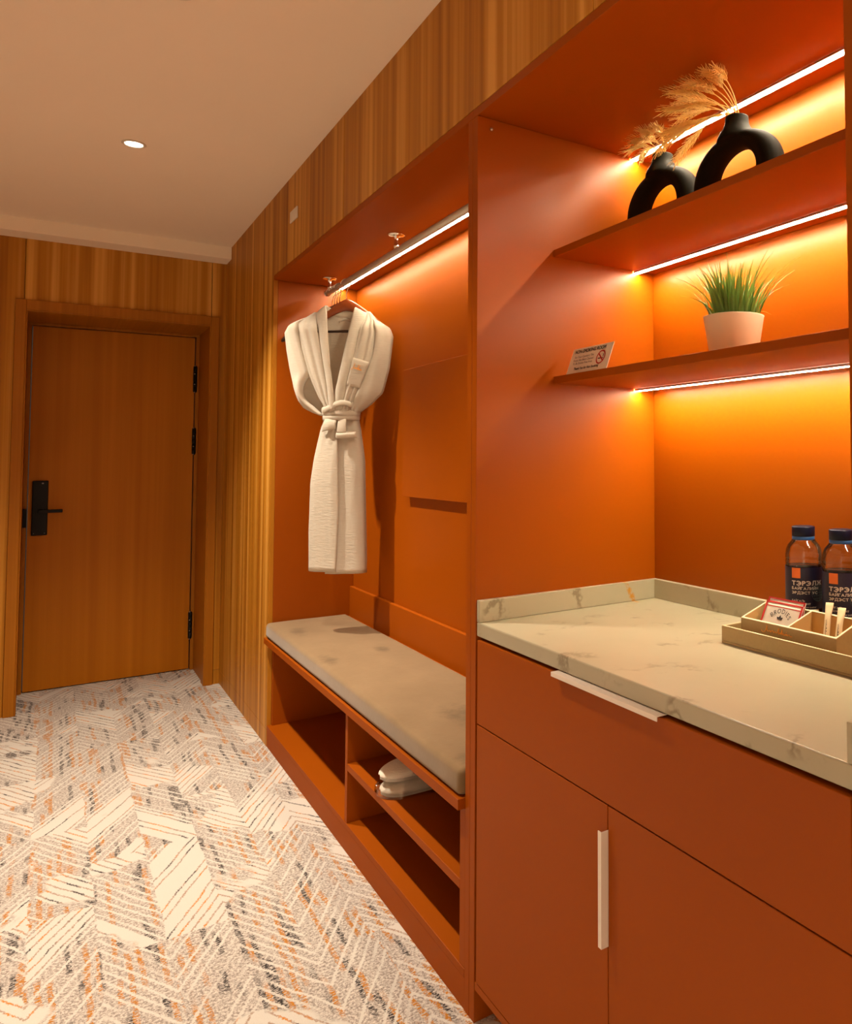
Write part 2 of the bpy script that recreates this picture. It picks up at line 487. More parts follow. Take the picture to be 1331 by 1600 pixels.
def letters(body, size, bold, xs):
    """capitals set one by one, so that the reversed rounded letter can be drawn from a mirrored C"""
    same = dict(zip('ТРАСНЕКМОХВ', 'TPACHEKMOXB'))
    out = bmesh.new()
    pen = 0.0
    for ch in body:
        if ch == ' ':
            pen += size * 0.32
            continue
        me = text_mesh('C' if ch == 'Э' else same.get(ch, ch), size, bold)
        lo = min(v.co.x for v in me.vertices); hi = max(v.co.x for v in me.vertices)
        n0 = len(out.verts)
        if ch == 'Э':
            for v in me.vertices: v.co.x = lo + hi - v.co.x
        out.from_mesh(me)
        if ch == 'Э':
            b = size * 0.05 + bold
            ym = sum((min(v.co.y for v in me.vertices), max(v.co.y for v in me.vertices))) / 2
            out.faces.new([out.verts.new(p) for p in ((lo + (hi - lo) * 0.32, ym - b, 0), (hi - bold, ym - b, 0), (hi - bold, ym + b, 0), (lo + (hi - lo) * 0.32, ym + b, 0))])
        out.verts.ensure_lookup_table()
        for v in out.verts[n0:]: v.co.x = (v.co.x - lo + pen) * 1.0
        pen += hi - lo + size * 0.085
        bpy.data.meshes.remove(me)
    for v in out.verts: v.co.x *= xs
    res = bpy.data.meshes.new('lettering')
    out.to_mesh(res); out.free()
    return res
def slice_text(me, step):
    """cut the letters into narrow strips so that they can follow a curve"""
    bm = bmesh.new(); bm.from_mesh(me)
    xs = [v.co.x for v in bm.verts]
    x = min(xs) + step
    while x < max(xs):
        bmesh.ops.bisect_plane(bm, geom=bm.verts[:] + bm.edges[:] + bm.faces[:], plane_co=(x, 0, 0), plane_no=(1, 0, 0), dist=1e-7)
        x += step
    bm.to_mesh(me); bm.free()
    return me
def place_text(name, me, fn, mat, parent):
    for v in me.vertices: v.co = fn(v.co.x, v.co.y)
    return link(name, me, mat, parent)

# ------------------------------------------------------------------ setting
XL, YN, YB = -1.95, -4.2, 3.457     # left wall, wall behind the camera, door wall
tag(box('floor', XL, 0.6, YN, 4.0, -0.06, 0.0, M['carpet'], bev=0), kind='structure')
tag(box('ceiling', XL, 0.6, YN, 3.304, CEIL, CEIL + 0.06, M['plaster'], bev=0), kind='structure')
tag(box('trim_1', XL, -0.0005, 3.304, YB - 0.0005, 2.475, CEIL + 0.06, M['plaster'], bev=0.001), 'dropped plaster bulkhead along the door wall', kind='structure')
tag(box('wall_left', XL - 0.1, XL, YN, 4.0, 0, CEIL + 0.06, M['wallpaint'], bev=0), kind='structure')
tag(box('wall_rear', XL, 0.6, YN - 0.1, YN, 0, CEIL + 0.06, M['wallpaint'], bev=0), kind='structure')
# door wall: veneer panels with narrow dark joints, opening for the deep door frame
DL, DR, DT = -0.979, -0.035, 2.152
bm = bmesh.new()
add_box(bm, XL, DL - 0.001, YB, YB + 0.018, 0, 2.56)
add_box(bm, DL - 0.001, -0.944, YB, YB + 0.018, DT + 0.001, 2.56)
add_box(bm, -0.941, -0.0775, YB, YB + 0.018, DT + 0.001, 2.56, 0.0008)
add_box(bm, -0.0745, DR + 0.001, YB, YB + 0.018, DT + 0.001, 2.56)
add_box(bm, DR + 0.001, -0.0005, YB, YB + 0.018, 0.082, 2.56)
add_box(bm, XL, DL - 0.002, YB + 0.02, 4.0, 0, 2.56)
add_box(bm, DR + 0.002, 0.6, YB + 0.02, 4.0, 0, 2.56)
add_box(bm, DL - 0.002, DR + 0.002, YB + 0.02, 4.0, DT + 0.002, 2.56)
tag(obj('wall_back', bm, M['wood_x']), kind='structure')
# right wall: full-height panel by the door, header panels above the built-ins
W_END = -1.097
bm = bmesh.new()
add_box(bm, 0, 0.018, 2.192, YB, 0.0765, CEIL, 0.0008)
add_box(bm, 0, 0.018, 1.105, 2.1915, 2.168, CEIL, 0.0008)
add_box(bm, 0, 0.018, -0.508, 1.102, 2.168, CEIL, 0.0008)
add_box(bm, 0, 0.018, W_END - 0.05, -0.511, 2.168, CEIL, 0.0008)
add_box(bm, 0, 0.018, YN, W_END - 0.053, 0.0765, CEIL, 0.0008)
add_box(bm, 0.565, 0.6, YN, YB + 0.018, 0, CEIL)
add_box(bm, 0.019, 0.06, 2.212, YB, 0.0, CEIL)
tag(obj('wall_right', bm, M['wood_y']), kind='structure')
bm = bmesh.new()
add_box(bm, 0, 0.018, 2.192, YB, 0, 0.075, 0.0008)
add_box(bm, 0, 0.018, YN, W_END - 0.053, 0, 0.075, 0.0008)
tag(obj('baseboard_right', bm, M['wood_y']), kind='structure')
tag(box('baseboard_back', DR + 0.001, -0.0005, YB, YB + 0.018, 0, 0.080, M['wood_x'], bev=0.0008), kind='structure')

# door: leaf with frame, hinges, lock
leaf = box('door_1', -0.911, -0.0995, 3.917, 3.957, 0.006, 2.080, M['door_wood'], bev=0.0015)
tag(leaf, 'closed light brown wooden entrance door with black lock', kind='structure')
bm = bmesh.new()
FO, FI, FT = 3.442, (-0.933, -0.077), 2.098
add_box(bm, DL, FI[0], FO, 3.995, 0, DT, 0.003)
add_box(bm, FI[1], DR, FO, 3.995, 0, DT, 0.003)
add_box(bm, FI[0], FI[1], FO, 3.995, FT, DT, 0.003)
for a, b in ((FI[0], FI[0] + 0.006), (FI[1] - 0.006, FI[1])):     # thin inner lip
    add_box(bm, a, b, FO + 0.006, FO + 0.10, 0, FT, 0.001)
add_box(bm, FI[0] + 0.006, FI[1] - 0.006, FO + 0.006, FO + 0.10, FT - 0.006, FT, 0.001)
add_box(bm, FI[0], -0.9155, 3.90, 3.995, 0, FT - 0.012, 0.001)
add_box(bm, -0.0945, FI[1], 3.90, 3.995, 0, FT - 0.012, 0.001)
add_box(bm, FI[0], FI[1], 3.90, 3.995, 2.0835, FT, 0.001)
obj('door_frame', bm, M['frame_wood'], leaf)
for zc in (1.816, 1.424, 0.276):
    bm = bmesh.new()
    prof = [(0.004, -0.086), (0.008, -0.082), (0.011, -0.078)]
    for k in range(5):
        z0 = -0.078 + k * 0.0312
        prof += [(0.0115, z0 + 0.001), (0.0115, z0 + 0.0292), (0.0100, z0 + 0.0300)]
    prof += [(0.011, 0.078), (0.008, 0.082), (0.004, 0.086)]
    add_lathe(bm, prof, (-0.097, 3.902, zc), 14)
    h = obj('hinge', bm, M['black'], leaf, True)
    for dz in (-0.083, -0.033, 0.033, 0.083):
        bm = bmesh.new()
        add_lathe(bm, [(0.001, -0.003), (0.0035, -0.0015), (0.0035, 0.0015), (0.001, 0.003)], (-0.101, 3.8905, zc + dz), 8)
        obj('pin_head', bm, M['screw'], h, True)
lock = box('lock_plate', -0.893, -0.820, 3.899, 3.9165, 0.881, 1.192, M['black'], leaf, bev=0.004)
bm = bmesh.new()
add_lathe(bm, [(0.016, 0), (0.016, 0.02)], (0, 0, 0), 16)
bmesh.ops.rotate(bm, verts=bm.verts, cent=(0, 0, 0), matrix=Matrix.Rotation(R(90), 3, 'X'))
bmesh.ops.translate(bm, verts=bm.verts, vec=(-0.850, 3.8985, 1.018))
add_box(bm, -0.866, -0.752, 3.862, 3.879, 1.009, 1.028, 0.004)
obj('lever_handle', bm, M['black'], lock)
for dx in (-0.882, -0.832):
    bm = bmesh.new()
    add_lathe(bm, [(0.0008, -0.002), (0.003, 0), (0.0008, 0.002)], (dx, 3.8985, 0.893), 8)
    obj('screw', bm, M['screw'], lock, True)
bm = bmesh.new()
add_lathe(bm, [(0.001, -0.004), (0.005, -0.002), (0.005, 0.002), (0.001, 0.004)], (-0.846, 3.8985, 1.177), 10)
obj('key_cover', bm, M['screw'], lock, True)
boxes('strike_plate', [(-0.9325, -0.915, 3.868, 3.8995, 0.93, 1.035)], M['black'], leaf)

# ------------------------------------------------------------------ open wardrobe
XB1 = 0.380
wd = thing('open_wardrobe', 'orange open wardrobe niche with clothes rail above a shoe bench', 'wardrobe', (0.19, 1.12, 0))
O = M['orange']
box('top_panel', 0.0, XB1 + 0.018, 0.0275, 2.1905, 2.146, 2.167, O, wd)
box('side_panel', 0.0, XB1, 0.0275, 0.053, 0.0, 2.1455, O, wd)
box('side_panel', 0.0185, XB1, 2.1915, 2.2105, 0.0, 2.1455, O, wd)
box('back_panel', XB1 + 0.0005, XB1 + 0.018, 0.0275, 2.2105, 0.0, 2.1455, O, wd)
box('back_rail', 0.3625, XB1, 0.0535, 2.191, 0.4945, 0.688, O, wd, bev=0.002)
box('back_lip', 0.350, 0.362, 0.0535, 2.191, 0.4945, 0.546, O, wd, bev=0.002)
box('access_panel', 0.350, XB1, 0.56, 1.452, 1.152, 1.676, O, wd, bev=0.0015)

sb = thing('shoe_bench', 'orange built-in shoe bench with open compartments under the grey seat', 'bench', (0.19, 1.12, 0))
box('seat_board', -0.018, XB1, 0.0545, 2.1905, 0.468, 0.494, O, sb)
box('side_panel', 0.001, XB1, 0.0545, 0.084, 0.0955, 0.4675, O, sb)
box('side_panel', 0.0185, XB1, 2.1725, 2.191, 0.0955, 0.4675, O, sb)
box('bottom_board', 0.0, XB1, 0.0545, 2.1905, 0.075, 0.095, O, sb)
box('plinth', 0.001, 0.019, 0.0545, 2.1905, 0.0, 0.0745, O, sb)
box('divider', 0.001, XB1, 0.985, 1.009, 0.0955, 0.4675, O, sb)
sh_ = box('shelf', 0.001, XB1, 0.0845, 0.9845, 0.268, 0.291, O, sb)
bm = bmesh.new()
add_lathe(bm, [(0.002, 0), (0.008, 0.001), (0.009, 0.004), (0.006, 0.006)], (0, 0, 0), 12)
bmesh.ops.rotate(bm, verts=bm.verts, cent=(0, 0, 0), matrix=Matrix.Rotation(R(90), 3, 'X'))
bmesh.ops.translate(bm, verts=bm.verts, vec=(0.19, 0.9845, 0.205))
obj('cam_lock_cap', bm, O, sb, True)

# cushion
bm = bmesh.new()
add_box(bm, -0.013, 0.347, 0.060, 2.184, 0.4945, 0.560, 0.016, 4)
bmesh.ops.subdivide_edges(bm, edges=[e for e in bm.edges if e.calc_length() > 0.2], cuts=24, use_grid_fill=True)
for v in bm.verts:
    if v.co.z > 0.5:
        u = (v.co.x + 0.013) / 0.36; w = (v.co.y - 0.06) / 2.124
        v.co.z += 0.004 * math.sin(math.pi * max(0, min(1, u))) * min(1, 8 * w * (1 - w)) + 0.0025 * noise.noise(v.co * 5)
cush = obj('bench_cushion', bm, M['suede'], None, True)
tag(cush, 'taupe suede seat cushion with dark smudges on the orange shoe bench', 'cushion')

# clothes rail
RX, RZ, RR = 0.197, 2.080, 0.0125
cr = thing('clothes_rail', 'grey metal clothes rail hung from the wardrobe ceiling by chrome brackets', 'rail', (RX, 1.04, 2.08))
bm = bmesh.new()
add_tube(bm, [(RX, 0.0545, RZ), (RX, 2.028, RZ)], RR, 20)
obj('rail', bm, M['rail'], cr, True)
bm = bmesh.new()
add_tube(bm, [(RX, 2.028, RZ), (RX, 2.034, RZ), (RX, 2.038, RZ)], [0.015, 0.015, 0.010], 20)
obj('end_cap', bm, M['chrome'], cr, True)
for by in (1.998, 1.120, 0.22):
    bm = bmesh.new()
    add_lathe(bm, [(0.031, 0.0), (0.031, -0.003), (0.026, -0.006), (0.012, -0.008), (0.0075, -0.011), (0.0065, -0.020), (0.0065, -0.034), (0.009, -0.040), (0.009, -0.052), (0.006, -0.0535)], (RX, by, 2.1455), 24)
    obj('bracket', bm, M['chrome'], cr, True)

# ------------------------------------------------------------------ hangers and bathrobe
CU, SU = 0.766, 0.643        # hanger direction is turned about 40 degrees towards the room
def hang_frame(px, py):
    return lambda s, d, z: Vector((px + CU * s - SU * d, py - SU * s - CU * d, z))
def hanger_parts(root, L, wood, hl=0.228):
    rows = []
    N = 28
    for i in range(N + 1):
        s = -hl + 2 * hl * i / N
        a = abs(s) / hl
        zc = 1.983 - 0.118 * (a ** 1.35) - 0.012 * a
        hh = 0.026 * (1 - a) + 0.013 * a
        th = 0.010 + 0.004 * a
        if i in (0, N): hh *= 0.55; th *= 0.6
        dd = -0.012 + 0.012 * a * a
        rows.append([L(s, dd + th * math.cos(2 * math.pi * k / 12), zc + hh * math.sin(2 * math.pi * k / 12)) for k in range(12)])
    bm = bmesh.new()
    vr = [[bm.verts.new(p) for p in r] for r in rows]
    for a, b in zip(vr, vr[1:]):
        for k in range(12): bm.faces.new((a[k], a[(k + 1) % 12], b[(k + 1) % 12], b[k]))
    bm.faces.new(vr[0]); bm.faces.new(list(reversed(vr[-1])))
    obj('arms', bm, wood, root, True)
    bm = bmesh.new()
    add_tube(bm, [L(-0.19, -0.004, 1.864), L(0.19, -0.004, 1.864)], 0.0055, 10)
    obj('trouser_bar', bm, M['darkwood'], root, True)
    bm = bmesh.new()
    r = 0.022; zc = RZ + RR + 0.0026 - r
    pts = [L(0, -0.012, 2.004), L(0, -0.008, 2.020), L(0.004, -0.002, 2.034)]
    for k in range(15):
        a = R(-60 + k * 17)
        pts.append(L(r * math.cos(a), 0, zc + r * math.sin(a)))
    add_tube(bm, pts, 0.0022, 8)
    obj('hook', bm, M['chrome'], root, True)
hy = [1.744, 1.846, 1.886, 1.926, 1.966]
hroot = thing('clothes_hanger', 'reddish brown wooden hanger holding the white bathrobe', 'hanger', (RX, hy[0], 1.86), 'hangers on the clothes rail')
hanger_parts(hroot, hang_frame(RX, hy[0]), M['cherry'], 0.200)
h2 = thing('clothes_hanger', 'dark wooden hanger on the rail directly behind the bathrobe hanger', 'hanger', (RX, hy[1], 1.86), 'hangers on the clothes rail')
hanger_parts(h2, hang_frame(RX, hy[1]), M['darkwood'])
LBL = ['dark empty wooden hanger, third along the rail from the bathrobe side', 'dark empty wooden hanger, second from the far end of the rail', 'dark wooden hanger at the far end of the rail, tip showing left of the robe']
for y_, lb in zip(hy[2:], LBL):
    c = h2.copy(); COL.objects.link(c)
    c.location = (RX, y_, 1.86); c['label'] = lb
    for ch in list(h2.children):
        inv = ch.matrix_parent_inverse.copy()
        d = ch.copy(); COL.objects.link(d); d.parent = c; d.matrix_parent_inverse = inv

RB = hang_frame(0.190, 1.742)
robe = thing('bathrobe', 'white terry bathrobe with tied belt hanging on a wooden hanger', 'bathrobe', (0.19, 1.742, 0.82))
OL = [(1.972, -0.085), (1.943, -0.112), (1.915, -0.185), (1.886, -0.240), (1.858, -0.257), (1.779, -0.247), (1.70, -0.232), (1.621, -0.213), (1.56, -0.190), (1.529, -0.168), (1.510, -0.128), (1.495, -0.085)]
OR_ = [(1.972, 0.060), (1.961, 0.067), (1.926, 0.110), (1.90, 0.162), (1.872, 0.205), (1.838, 0.219), (1.801, 0.216), (1.698, 0.204), (1.593, 0.177), (1.543, 0.126), (1.513, 0.082), (1.495, 0.072)]
SL = [(1.99, -0.112), (1.935, -0.109), (1.808, -0.079), (1.614, -0.042), (1.50, -0.026)]
SR = [(1.99, 0.110), (1.912, 0.107), (1.747, 0.070), (1.614, 0.037), (1.50, 0.016)]
EL = [(1.95, -0.118), (1.90, -0.20), (1.85, -0.192), (1.78, -0.172), (1.671, -0.138), (1.564, -0.087), (1.534, -0.066), (1.495, -0.05)]
ER = [(1.95, 0.112), (1.90, 0.158), (1.85, 0.172), (1.75, 0.160), (1.65, 0.122), (1.58, 0.085), (1.495, 0.05)]
zs_up = [1.497, 1.503, 1.510, 1.52, 1.532, 1.545] + [1.56 + 0.0145 * i for i in range(20)] + [1.848, 1.858, 1.866, 1.874, 1.882, 1.89, 1.898, 1.906, 1.914, 1.922, 1.930, 1.938, 1.945]
def dome(u, p=2.4): return (1 - abs(u) ** p) ** (1 / p) if abs(u) < 1 else 0.0
bm = bmesh.new()
rows = []
for z in zs_up + [1.952, 1.958]:                              # back of the robe
    l, r = interp(OL, z), interp(OR_, z)
    n_ = 24
    rows.append([RB(l + (r - l) * i / n_, -0.030 * dome(2 * i / n_ - 1), z) for i in range(n_ + 1)])
grid(bm, rows)
def folds(v, z, k, ph, amp):
    return amp * math.sin(k * v * math.pi + ph + 2.2 * (z - 1.5)) * (0.5 + 0.5 * math.sin(math.pi * max(0, min(1, v))))
for E_, S_, sg in ((EL, SL, -1), (ER, SR, 1)):                # front panels between sleeve and lapel
    rows = []
    for z in zs_up:
        e, s_ = interp(E_, z), interp(S_, z)
        t = sstep(1.95, 1.86, z)
        row = []
        for i in range(19):
            v = i / 18
            s = e + (s_ - e) * v
            d = 0.012 + t * (0.026 + 0.020 * math.sin(v * math.pi * 0.55)) + t * folds(v, z, 5.0, 0.6 if sg < 0 else 2.0, 0.0055)
            d -= 0.012 * sstep(0.12, 0.0, v)
            row.append(RB(s, d, z))
        rows.append(row)
    grid(bm, rows)
# skirt
KL = [(1.52, -0.074), (1.48, -0.077), (1.44, -0.090), (1.425, -0.094), (1.311, -0.118), (1.209, -0.132), (1.0, -0.137), (0.82, -0.134)]
KR = [(1.52, 0.068), (1.48, 0.070), (1.438, 0.080), (1.305, 0.100), (1.073, 0.107), (0.82, 0.114)]
KC = [(1.52, -0.004), (1.433, 0.000), (1.244, 0.009), (1.079, 0.013), (0.82, 0.004)]
zk = [0.0 + i / 34 for i in range(35)]
def skirt_depth(u, z):
    return (0.034 + 0.014 * sstep(1.5, 1.2, z)) * dome(u, 2.6) + 0.0045 * math.sin(7.5 * u + 1.5 * z) * (1 - abs(u)) * sstep(1.52, 1.3, z) + 0.006 * math.sin(16 * u) * (1 - abs(u)) * sstep(1.30, 1.50, z)
for part, zb in (('left', 0.831), ('right', 0.822), ('back', 0.828)):
    rows = []
    for q in zk:
        z = zb + (1.525 - zb) * q
        l, r, c = interp(KL, z), interp(KR, z), interp(KC, z)
        a, b = {'left': (l, c), 'right': (c - 0.05, r), 'back': (l, r)}[part]
        row = []
        for i in range(23):
            s = a + (b - a) * i / 22
            u = 2 * (s - l) / (r - l) - 1
            d = skirt_depth(u, z)
            if part == 'left': d += 0.010 * sstep(-1, -0.3, u)
            if part == 'back': d = -0.036 * dome(u) 
            d += 0.0012 * noise.noise(Vector((s * 40, z * 18, 3)))
            if q < 0.03: d += 0.0015
            row.append(RB(s, d, z))
        rows.append(row)
    grid(bm, rows)
bmesh.ops.remove_doubles(bm, verts=bm.verts, dist=0.0002)
o = obj('body', bm, M['terry'], robe, True)
solid(o, 0.004, 0.0)
# sleeves
def sleeve(outer, inner, sg):
    bm = bmesh.new()
    rows = []
    for z in zs_up:
        a, b = interp(outer, z), interp(inner, z)
        t = sstep(1.95, 1.87, z)
        row = []
        for i in range(17):
            v = i / 16
            s = a + (b - a) * v
            d = 0.052 * t * math.sin(math.pi * (0.02 + 0.62 * v)) ** 0.7 * (0.75 + 0.25 * sstep(1.5, 1.6, z))
            d += 0.005 * t * math.sin(9 * v + 14 * (z - 1.5) * sg) * v * (1 - v) * 3
            d -= 0.012 * sstep(0.88, 1.0, v)
            row.append(RB(s, d, z))
        rows.append(row)
    grid(bm, rows)
    return bm
SBL = [(1.95, -0.112), (1.90, -0.188), (1.85, -0.178), (1.78, -0.160), (1.671, -0.128), (1.64, -0.150), (1.61, -0.160), (1.579, -0.157), (1.55, -0.138), (1.53, -0.112), (1.51, -0.092), (1.495, -0.075)]
o = obj('sleeve', sleeve(OL, SBL, 1), M['terry'], robe, True); solid(o, 0.005)
SBR = [(1.95, 0.106), (1.90, 0.148), (1.85, 0.158), (1.75, 0.146), (1.65, 0.106), (1.58, 0.070), (1.495, 0.04)]
o = obj('sleeve', sleeve(OR_, SBR, -1), M['terry'], robe, True); solid(o, 0.005)
# shawl collar: one strip up one lapel, round the neck and down the other
bm = bmesh.new()
inn = [(-0.004, 0.060, 1.515), (-0.011, 0.061, 1.578), (-0.022, 0.060, 1.66), (-0.033, 0.057, 1.746), (-0.046, 0.048, 1.85), (-0.060, 0.030, 1.945), (-0.072, 0.012, 1.972), (-0.060, -0.020, 1.966), (-0.030, -0.032, 1.955), (0.010, -0.032, 1.953), (0.042, -0.022, 1.956), (0.057, 0.006, 1.962), (0.058, 0.028, 1.945), (0.043, 0.048, 1.84), (0.026, 0.056, 1.74), (0.010, 0.058, 1.66), (-0.006, 0.056, 1.583), (-0.014, 0.052, 1.515)]
out = [(-0.030, 0.056, 1.505), (-0.040, 0.056, 1.610), (-0.058, 0.053, 1.71), (-0.077, 0.049, 1.808), (-0.095, 0.036, 1.880), (-0.108, 0.018, 1.935), (-0.104, -0.010, 1.952), (-0.070, -0.040, 1.935), (-0.030, -0.046, 1.915), (0.010, -0.046, 1.912), (0.055, -0.040, 1.925), (0.094, -0.008, 1.940), (0.108, 0.018, 1.918), (0.092, 0.040, 1.84), (0.070, 0.049, 1.747), (0.054, 0.052, 1.68), (0.037, 0.052, 1.614), (0.018, 0.050, 1.505)]
def cr_spline(P, n):
    out_ = []
    P = [Vector(p) for p in P]
    for i in range(len(P) - 1):
        p0, p1, p2, p3 = P[max(i - 1, 0)], P[i], P[i + 1], P[min(i + 2, len(P) - 1)]
        for k in range(n):
            t = k / n
            out_.append(0.5 * (2 * p1 + (p2 - p0) * t + (2 * p0 - 5 * p1 + 4 * p2 - p3) * t * t + (3 * p1 - p0 - 3 * p2 + p3) * t ** 3))
    out_.append(P[-1])
    return out_
rows = []
for a, b in zip(cr_spline(inn, 4), cr_spline(out, 4)):
    row = []
    for i in range(9):
        v = i / 8
        p = a.lerp(b, v)
        row.append(RB(p.x, p.y + 0.011 * math.sin(math.pi * (0.12 + 0.80 * v)), p.z))
    rows.append(row)
grid(bm, rows)
o = obj('shawl_collar', bm, M['terry'], robe, True); solid(o, 0.007, 0.0)
# neck label loop, faintly raised
bm = bmesh.new()
rows = []
for i in range(13):
    t = i / 12
    s = -0.032 + 0.056 * t
    h = 0.012 * math.sin(math.pi * t)
    rows.append([RB(s, -0.026, 1.915 + h), RB(s, -0.022, 1.911 + h), RB(s, -0.026, 1.905 + h * 0.8)])
grid(bm, rows)
o = obj('hanging_loop', bm, M['terry'], robe, True); solid(o, 0.004)
# belt: three flattened turns and a crossing strand
bm = bmesh.new()
def belt_ring(z, tilt, hw, dep, r, phase=0.0):
    pts = []
    for k in range(41):
        a = 2 * math.pi * k / 40
        pts.append(RB(-0.003 + hw * math.cos(a), (0.006 + dep * math.sin(a)), z + tilt * math.cos(a + phase)))
    add_tube(bm, pts, r, 8, False, (0.35, 1.0))
belt_ring(1.524, 0.004, 0.074, 0.054, 0.013)
belt_ring(1.505, -0.003, 0.077, 0.057, 0.014)
belt_ring(1.485, 0.001, 0.075, 0.055, 0.013)
pts = []
for i in range(15):
    t = i / 14
    s = -0.066 + 0.132 * t
    pts.append(RB(s, 0.062 * dome(s / 0.09, 2.2) + 0.006, 1.516 + 0.030 * sstep(0.0, 0.7, t) - 0.008 * sstep(0.8, 1, t)))
add_tube(bm, pts, 0.012, 8, True, (0.4, 1.0))
o = obj('belt', bm, M['terry'], robe, True)
def tab(corners, bulge):
    (s0, s1, zt0, zt1), (q0, q1, zb0, zb1) = corners
    bm = bmesh.new()
    rows = []
    for j in range(9):
        v = j / 8
        row = []
        for i in range(11):
            u = i / 10
            s = (s0 + (s1 - s0) * u) * (1 - v) + (q0 + (q1 - q0) * u) * v
            z = (zt0 + (zt1 - zt0) * u) * (1 - v) + (zb0 + (zb1 - zb0) * u) * v
            row.append(RB(s, 0.052 + bulge * math.sin(math.pi * v) + 0.010 * v - 1.4 * max(0, abs(s) - 0.03) ** 1.4 + 0.002 * math.sin(math.pi * u), z))
        rows.append(row)
    grid(bm, rows)
    o_ = obj('belt_tail', bm, M['terry'], robe, True)
    solid(o_, 0.007)
tab(((-0.052, 0.0, 1.482, 1.482), (-0.066, -0.001, 1.424, 1.436)), 0.008)
tab(((0.008, 0.040, 1.482, 1.482), (0.006, 0.044, 1.418, 1.416)), 0.004)
tab(((0.003, 0.074, 1.423, 1.423), (0.002, 0.082, 1.397, 1.400)), 0.010)
# chest pocket with gold stitching
def script_strokes():
    """loose handwriting: a tall swooping initial followed by small joined letters"""
    S = [[(-0.02, 0.32), (0.05, 0.20), (0.16, 0.22), (0.26, 0.50), (0.30, 0.78), (0.30, 0.45), (0.36, 0.33), (0.46, 0.42), (0.50, 0.30), (0.55, 0.42), (0.63, 0.44), (0.66, 0.31), (0.74, 0.42), (0.80, 0.33), (0.86, 0.40)],
         [(0.86, 0.40), (0.93, 0.72), (0.95, 0.70), (0.92, 0.28), (0.99, 0.42), (1.04, 0.34), (1.12, 0.74), (1.10, 0.30), (1.17, 0.43), (1.22, 0.30), (1.30, 0.42), (1.31, 0.31), (1.37, 0.42), (1.40, 0.31), (1.48, 0.43), (1.53, 0.31), (1.62, 0.34)],
         [(1.33, 0.56), (1.345, 0.58)]]
    return [cr_spline([(a, b, 0) for a, b in s], 5) for s in S]
bm = bmesh.new()
def pocket_pt(u, v, lift=0.0):
    a = Vector((0.073, 1.739)).lerp(Vector((0.138, 1.719)), u)
    b = Vector((0.043, 1.622)).lerp(Vector((0.096, 1.607)), u)
    p = a.lerp(b, v)
    return RB(p.x, 0.062 - 0.010 * u + 0.004 * math.sin(math.pi * v) + lift, p.y)
grid(bm, [[pocket_pt(i / 8, j / 10, 0.004 if j < 3 else 0.0) for i in range(9)] for j in range(11)])
pk = obj('chest_pocket', bm, M['terry'], robe, True); solid(pk, 0.005)
bm = bmesh.new()
for st in script_strokes():
    add_tube(bm, [pocket_pt(0.10 + p.x * 0.42, 0.50 - p.y * 0.42, 0.008 if p.y < 9 else 0) for p in st], 0.0009, 5)
obj('gold_stitching', bm, M['gold'], pk)

# ------------------------------------------------------------------ open shelving over the counter
XB2 = 0.541
sv = thing('open_shelving', 'orange open shelf niche with two shelves over the marble counter', 'shelving unit', (0.27, -0.55, 0))
box('top_panel', 0.0, XB2, W_END, 0.0265, 2.146, 2.167, O, sv)
sp = box('side_panel', 0.0, XB2, 0.0, 0.0262, 0.0, 2.1455, O, sv)
box('side_panel', 0.0, XB2, W_END - 0.05, W_END - 0.0005, 0.0, 2.1455, O, sv)
box('back_panel', XB2 + 0.0005, XB2 + 0.018, W_END - 0.05, 0.0262, 0.0, 2.167, O, sv)
SH = []
for zt in (1.846, 1.517):
    SH.append(zt)
    box('shelf', 0.213, XB2, W_END, -0.0005, zt - 0.019, zt, O, sv, bev=0.0015)
bm = bmesh.new()
add_lathe(bm, [(0.0005, -0.004), (0.003, -0.003), (0.004, 0.0), (0.003, 0.003), (0.0005, 0.004)], (0.035, -0.0035, 2.118), 10)
obj('screw_head', bm, M['screw'], sp, True)

def led(label, x, y0, y1, ztop, w=0.014, mat='led'):
    t = thing('led_strip', label, 'light strip', (x, (y0 + y1) / 2, ztop), 'warm light strips under the boards')
    bm = bmesh.new()
    add_box(bm, x - w / 2 - 0.0015, x - w / 2, y0, y1, ztop - 0.0065, ztop - 0.0002)
    add_box(bm, x + w / 2, x + w / 2 + 0.0015, y0, y1, ztop - 0.0065, ztop - 0.0002)
    obj('channel', bm, M['alu'], t)
    box('diffuser', x - w / 2 + 0.0001, x + w / 2 - 0.0001, y0, y1, ztop - 0.007, ztop - 0.0003, M[mat], t, bev=0)
    return t
led('glowing light strip on the ceiling of the shelf niche behind the vases', 0.470, W_END + 0.002, -0.002, 2.146, 0.016)
led('glowing light strip under the upper shelf, above the potted grass', 0.478, W_END + 0.002, -0.002, SH[0] - 0.019)
led('glowing light strip under the lower shelf, above the counter', 0.480, W_END + 0.002, -0.002, SH[1] - 0.019)
led('glowing light strip on the wardrobe ceiling behind the clothes rail', 0.300, 0.056, 2.186, 2.146, 0.020, 'led_soft')

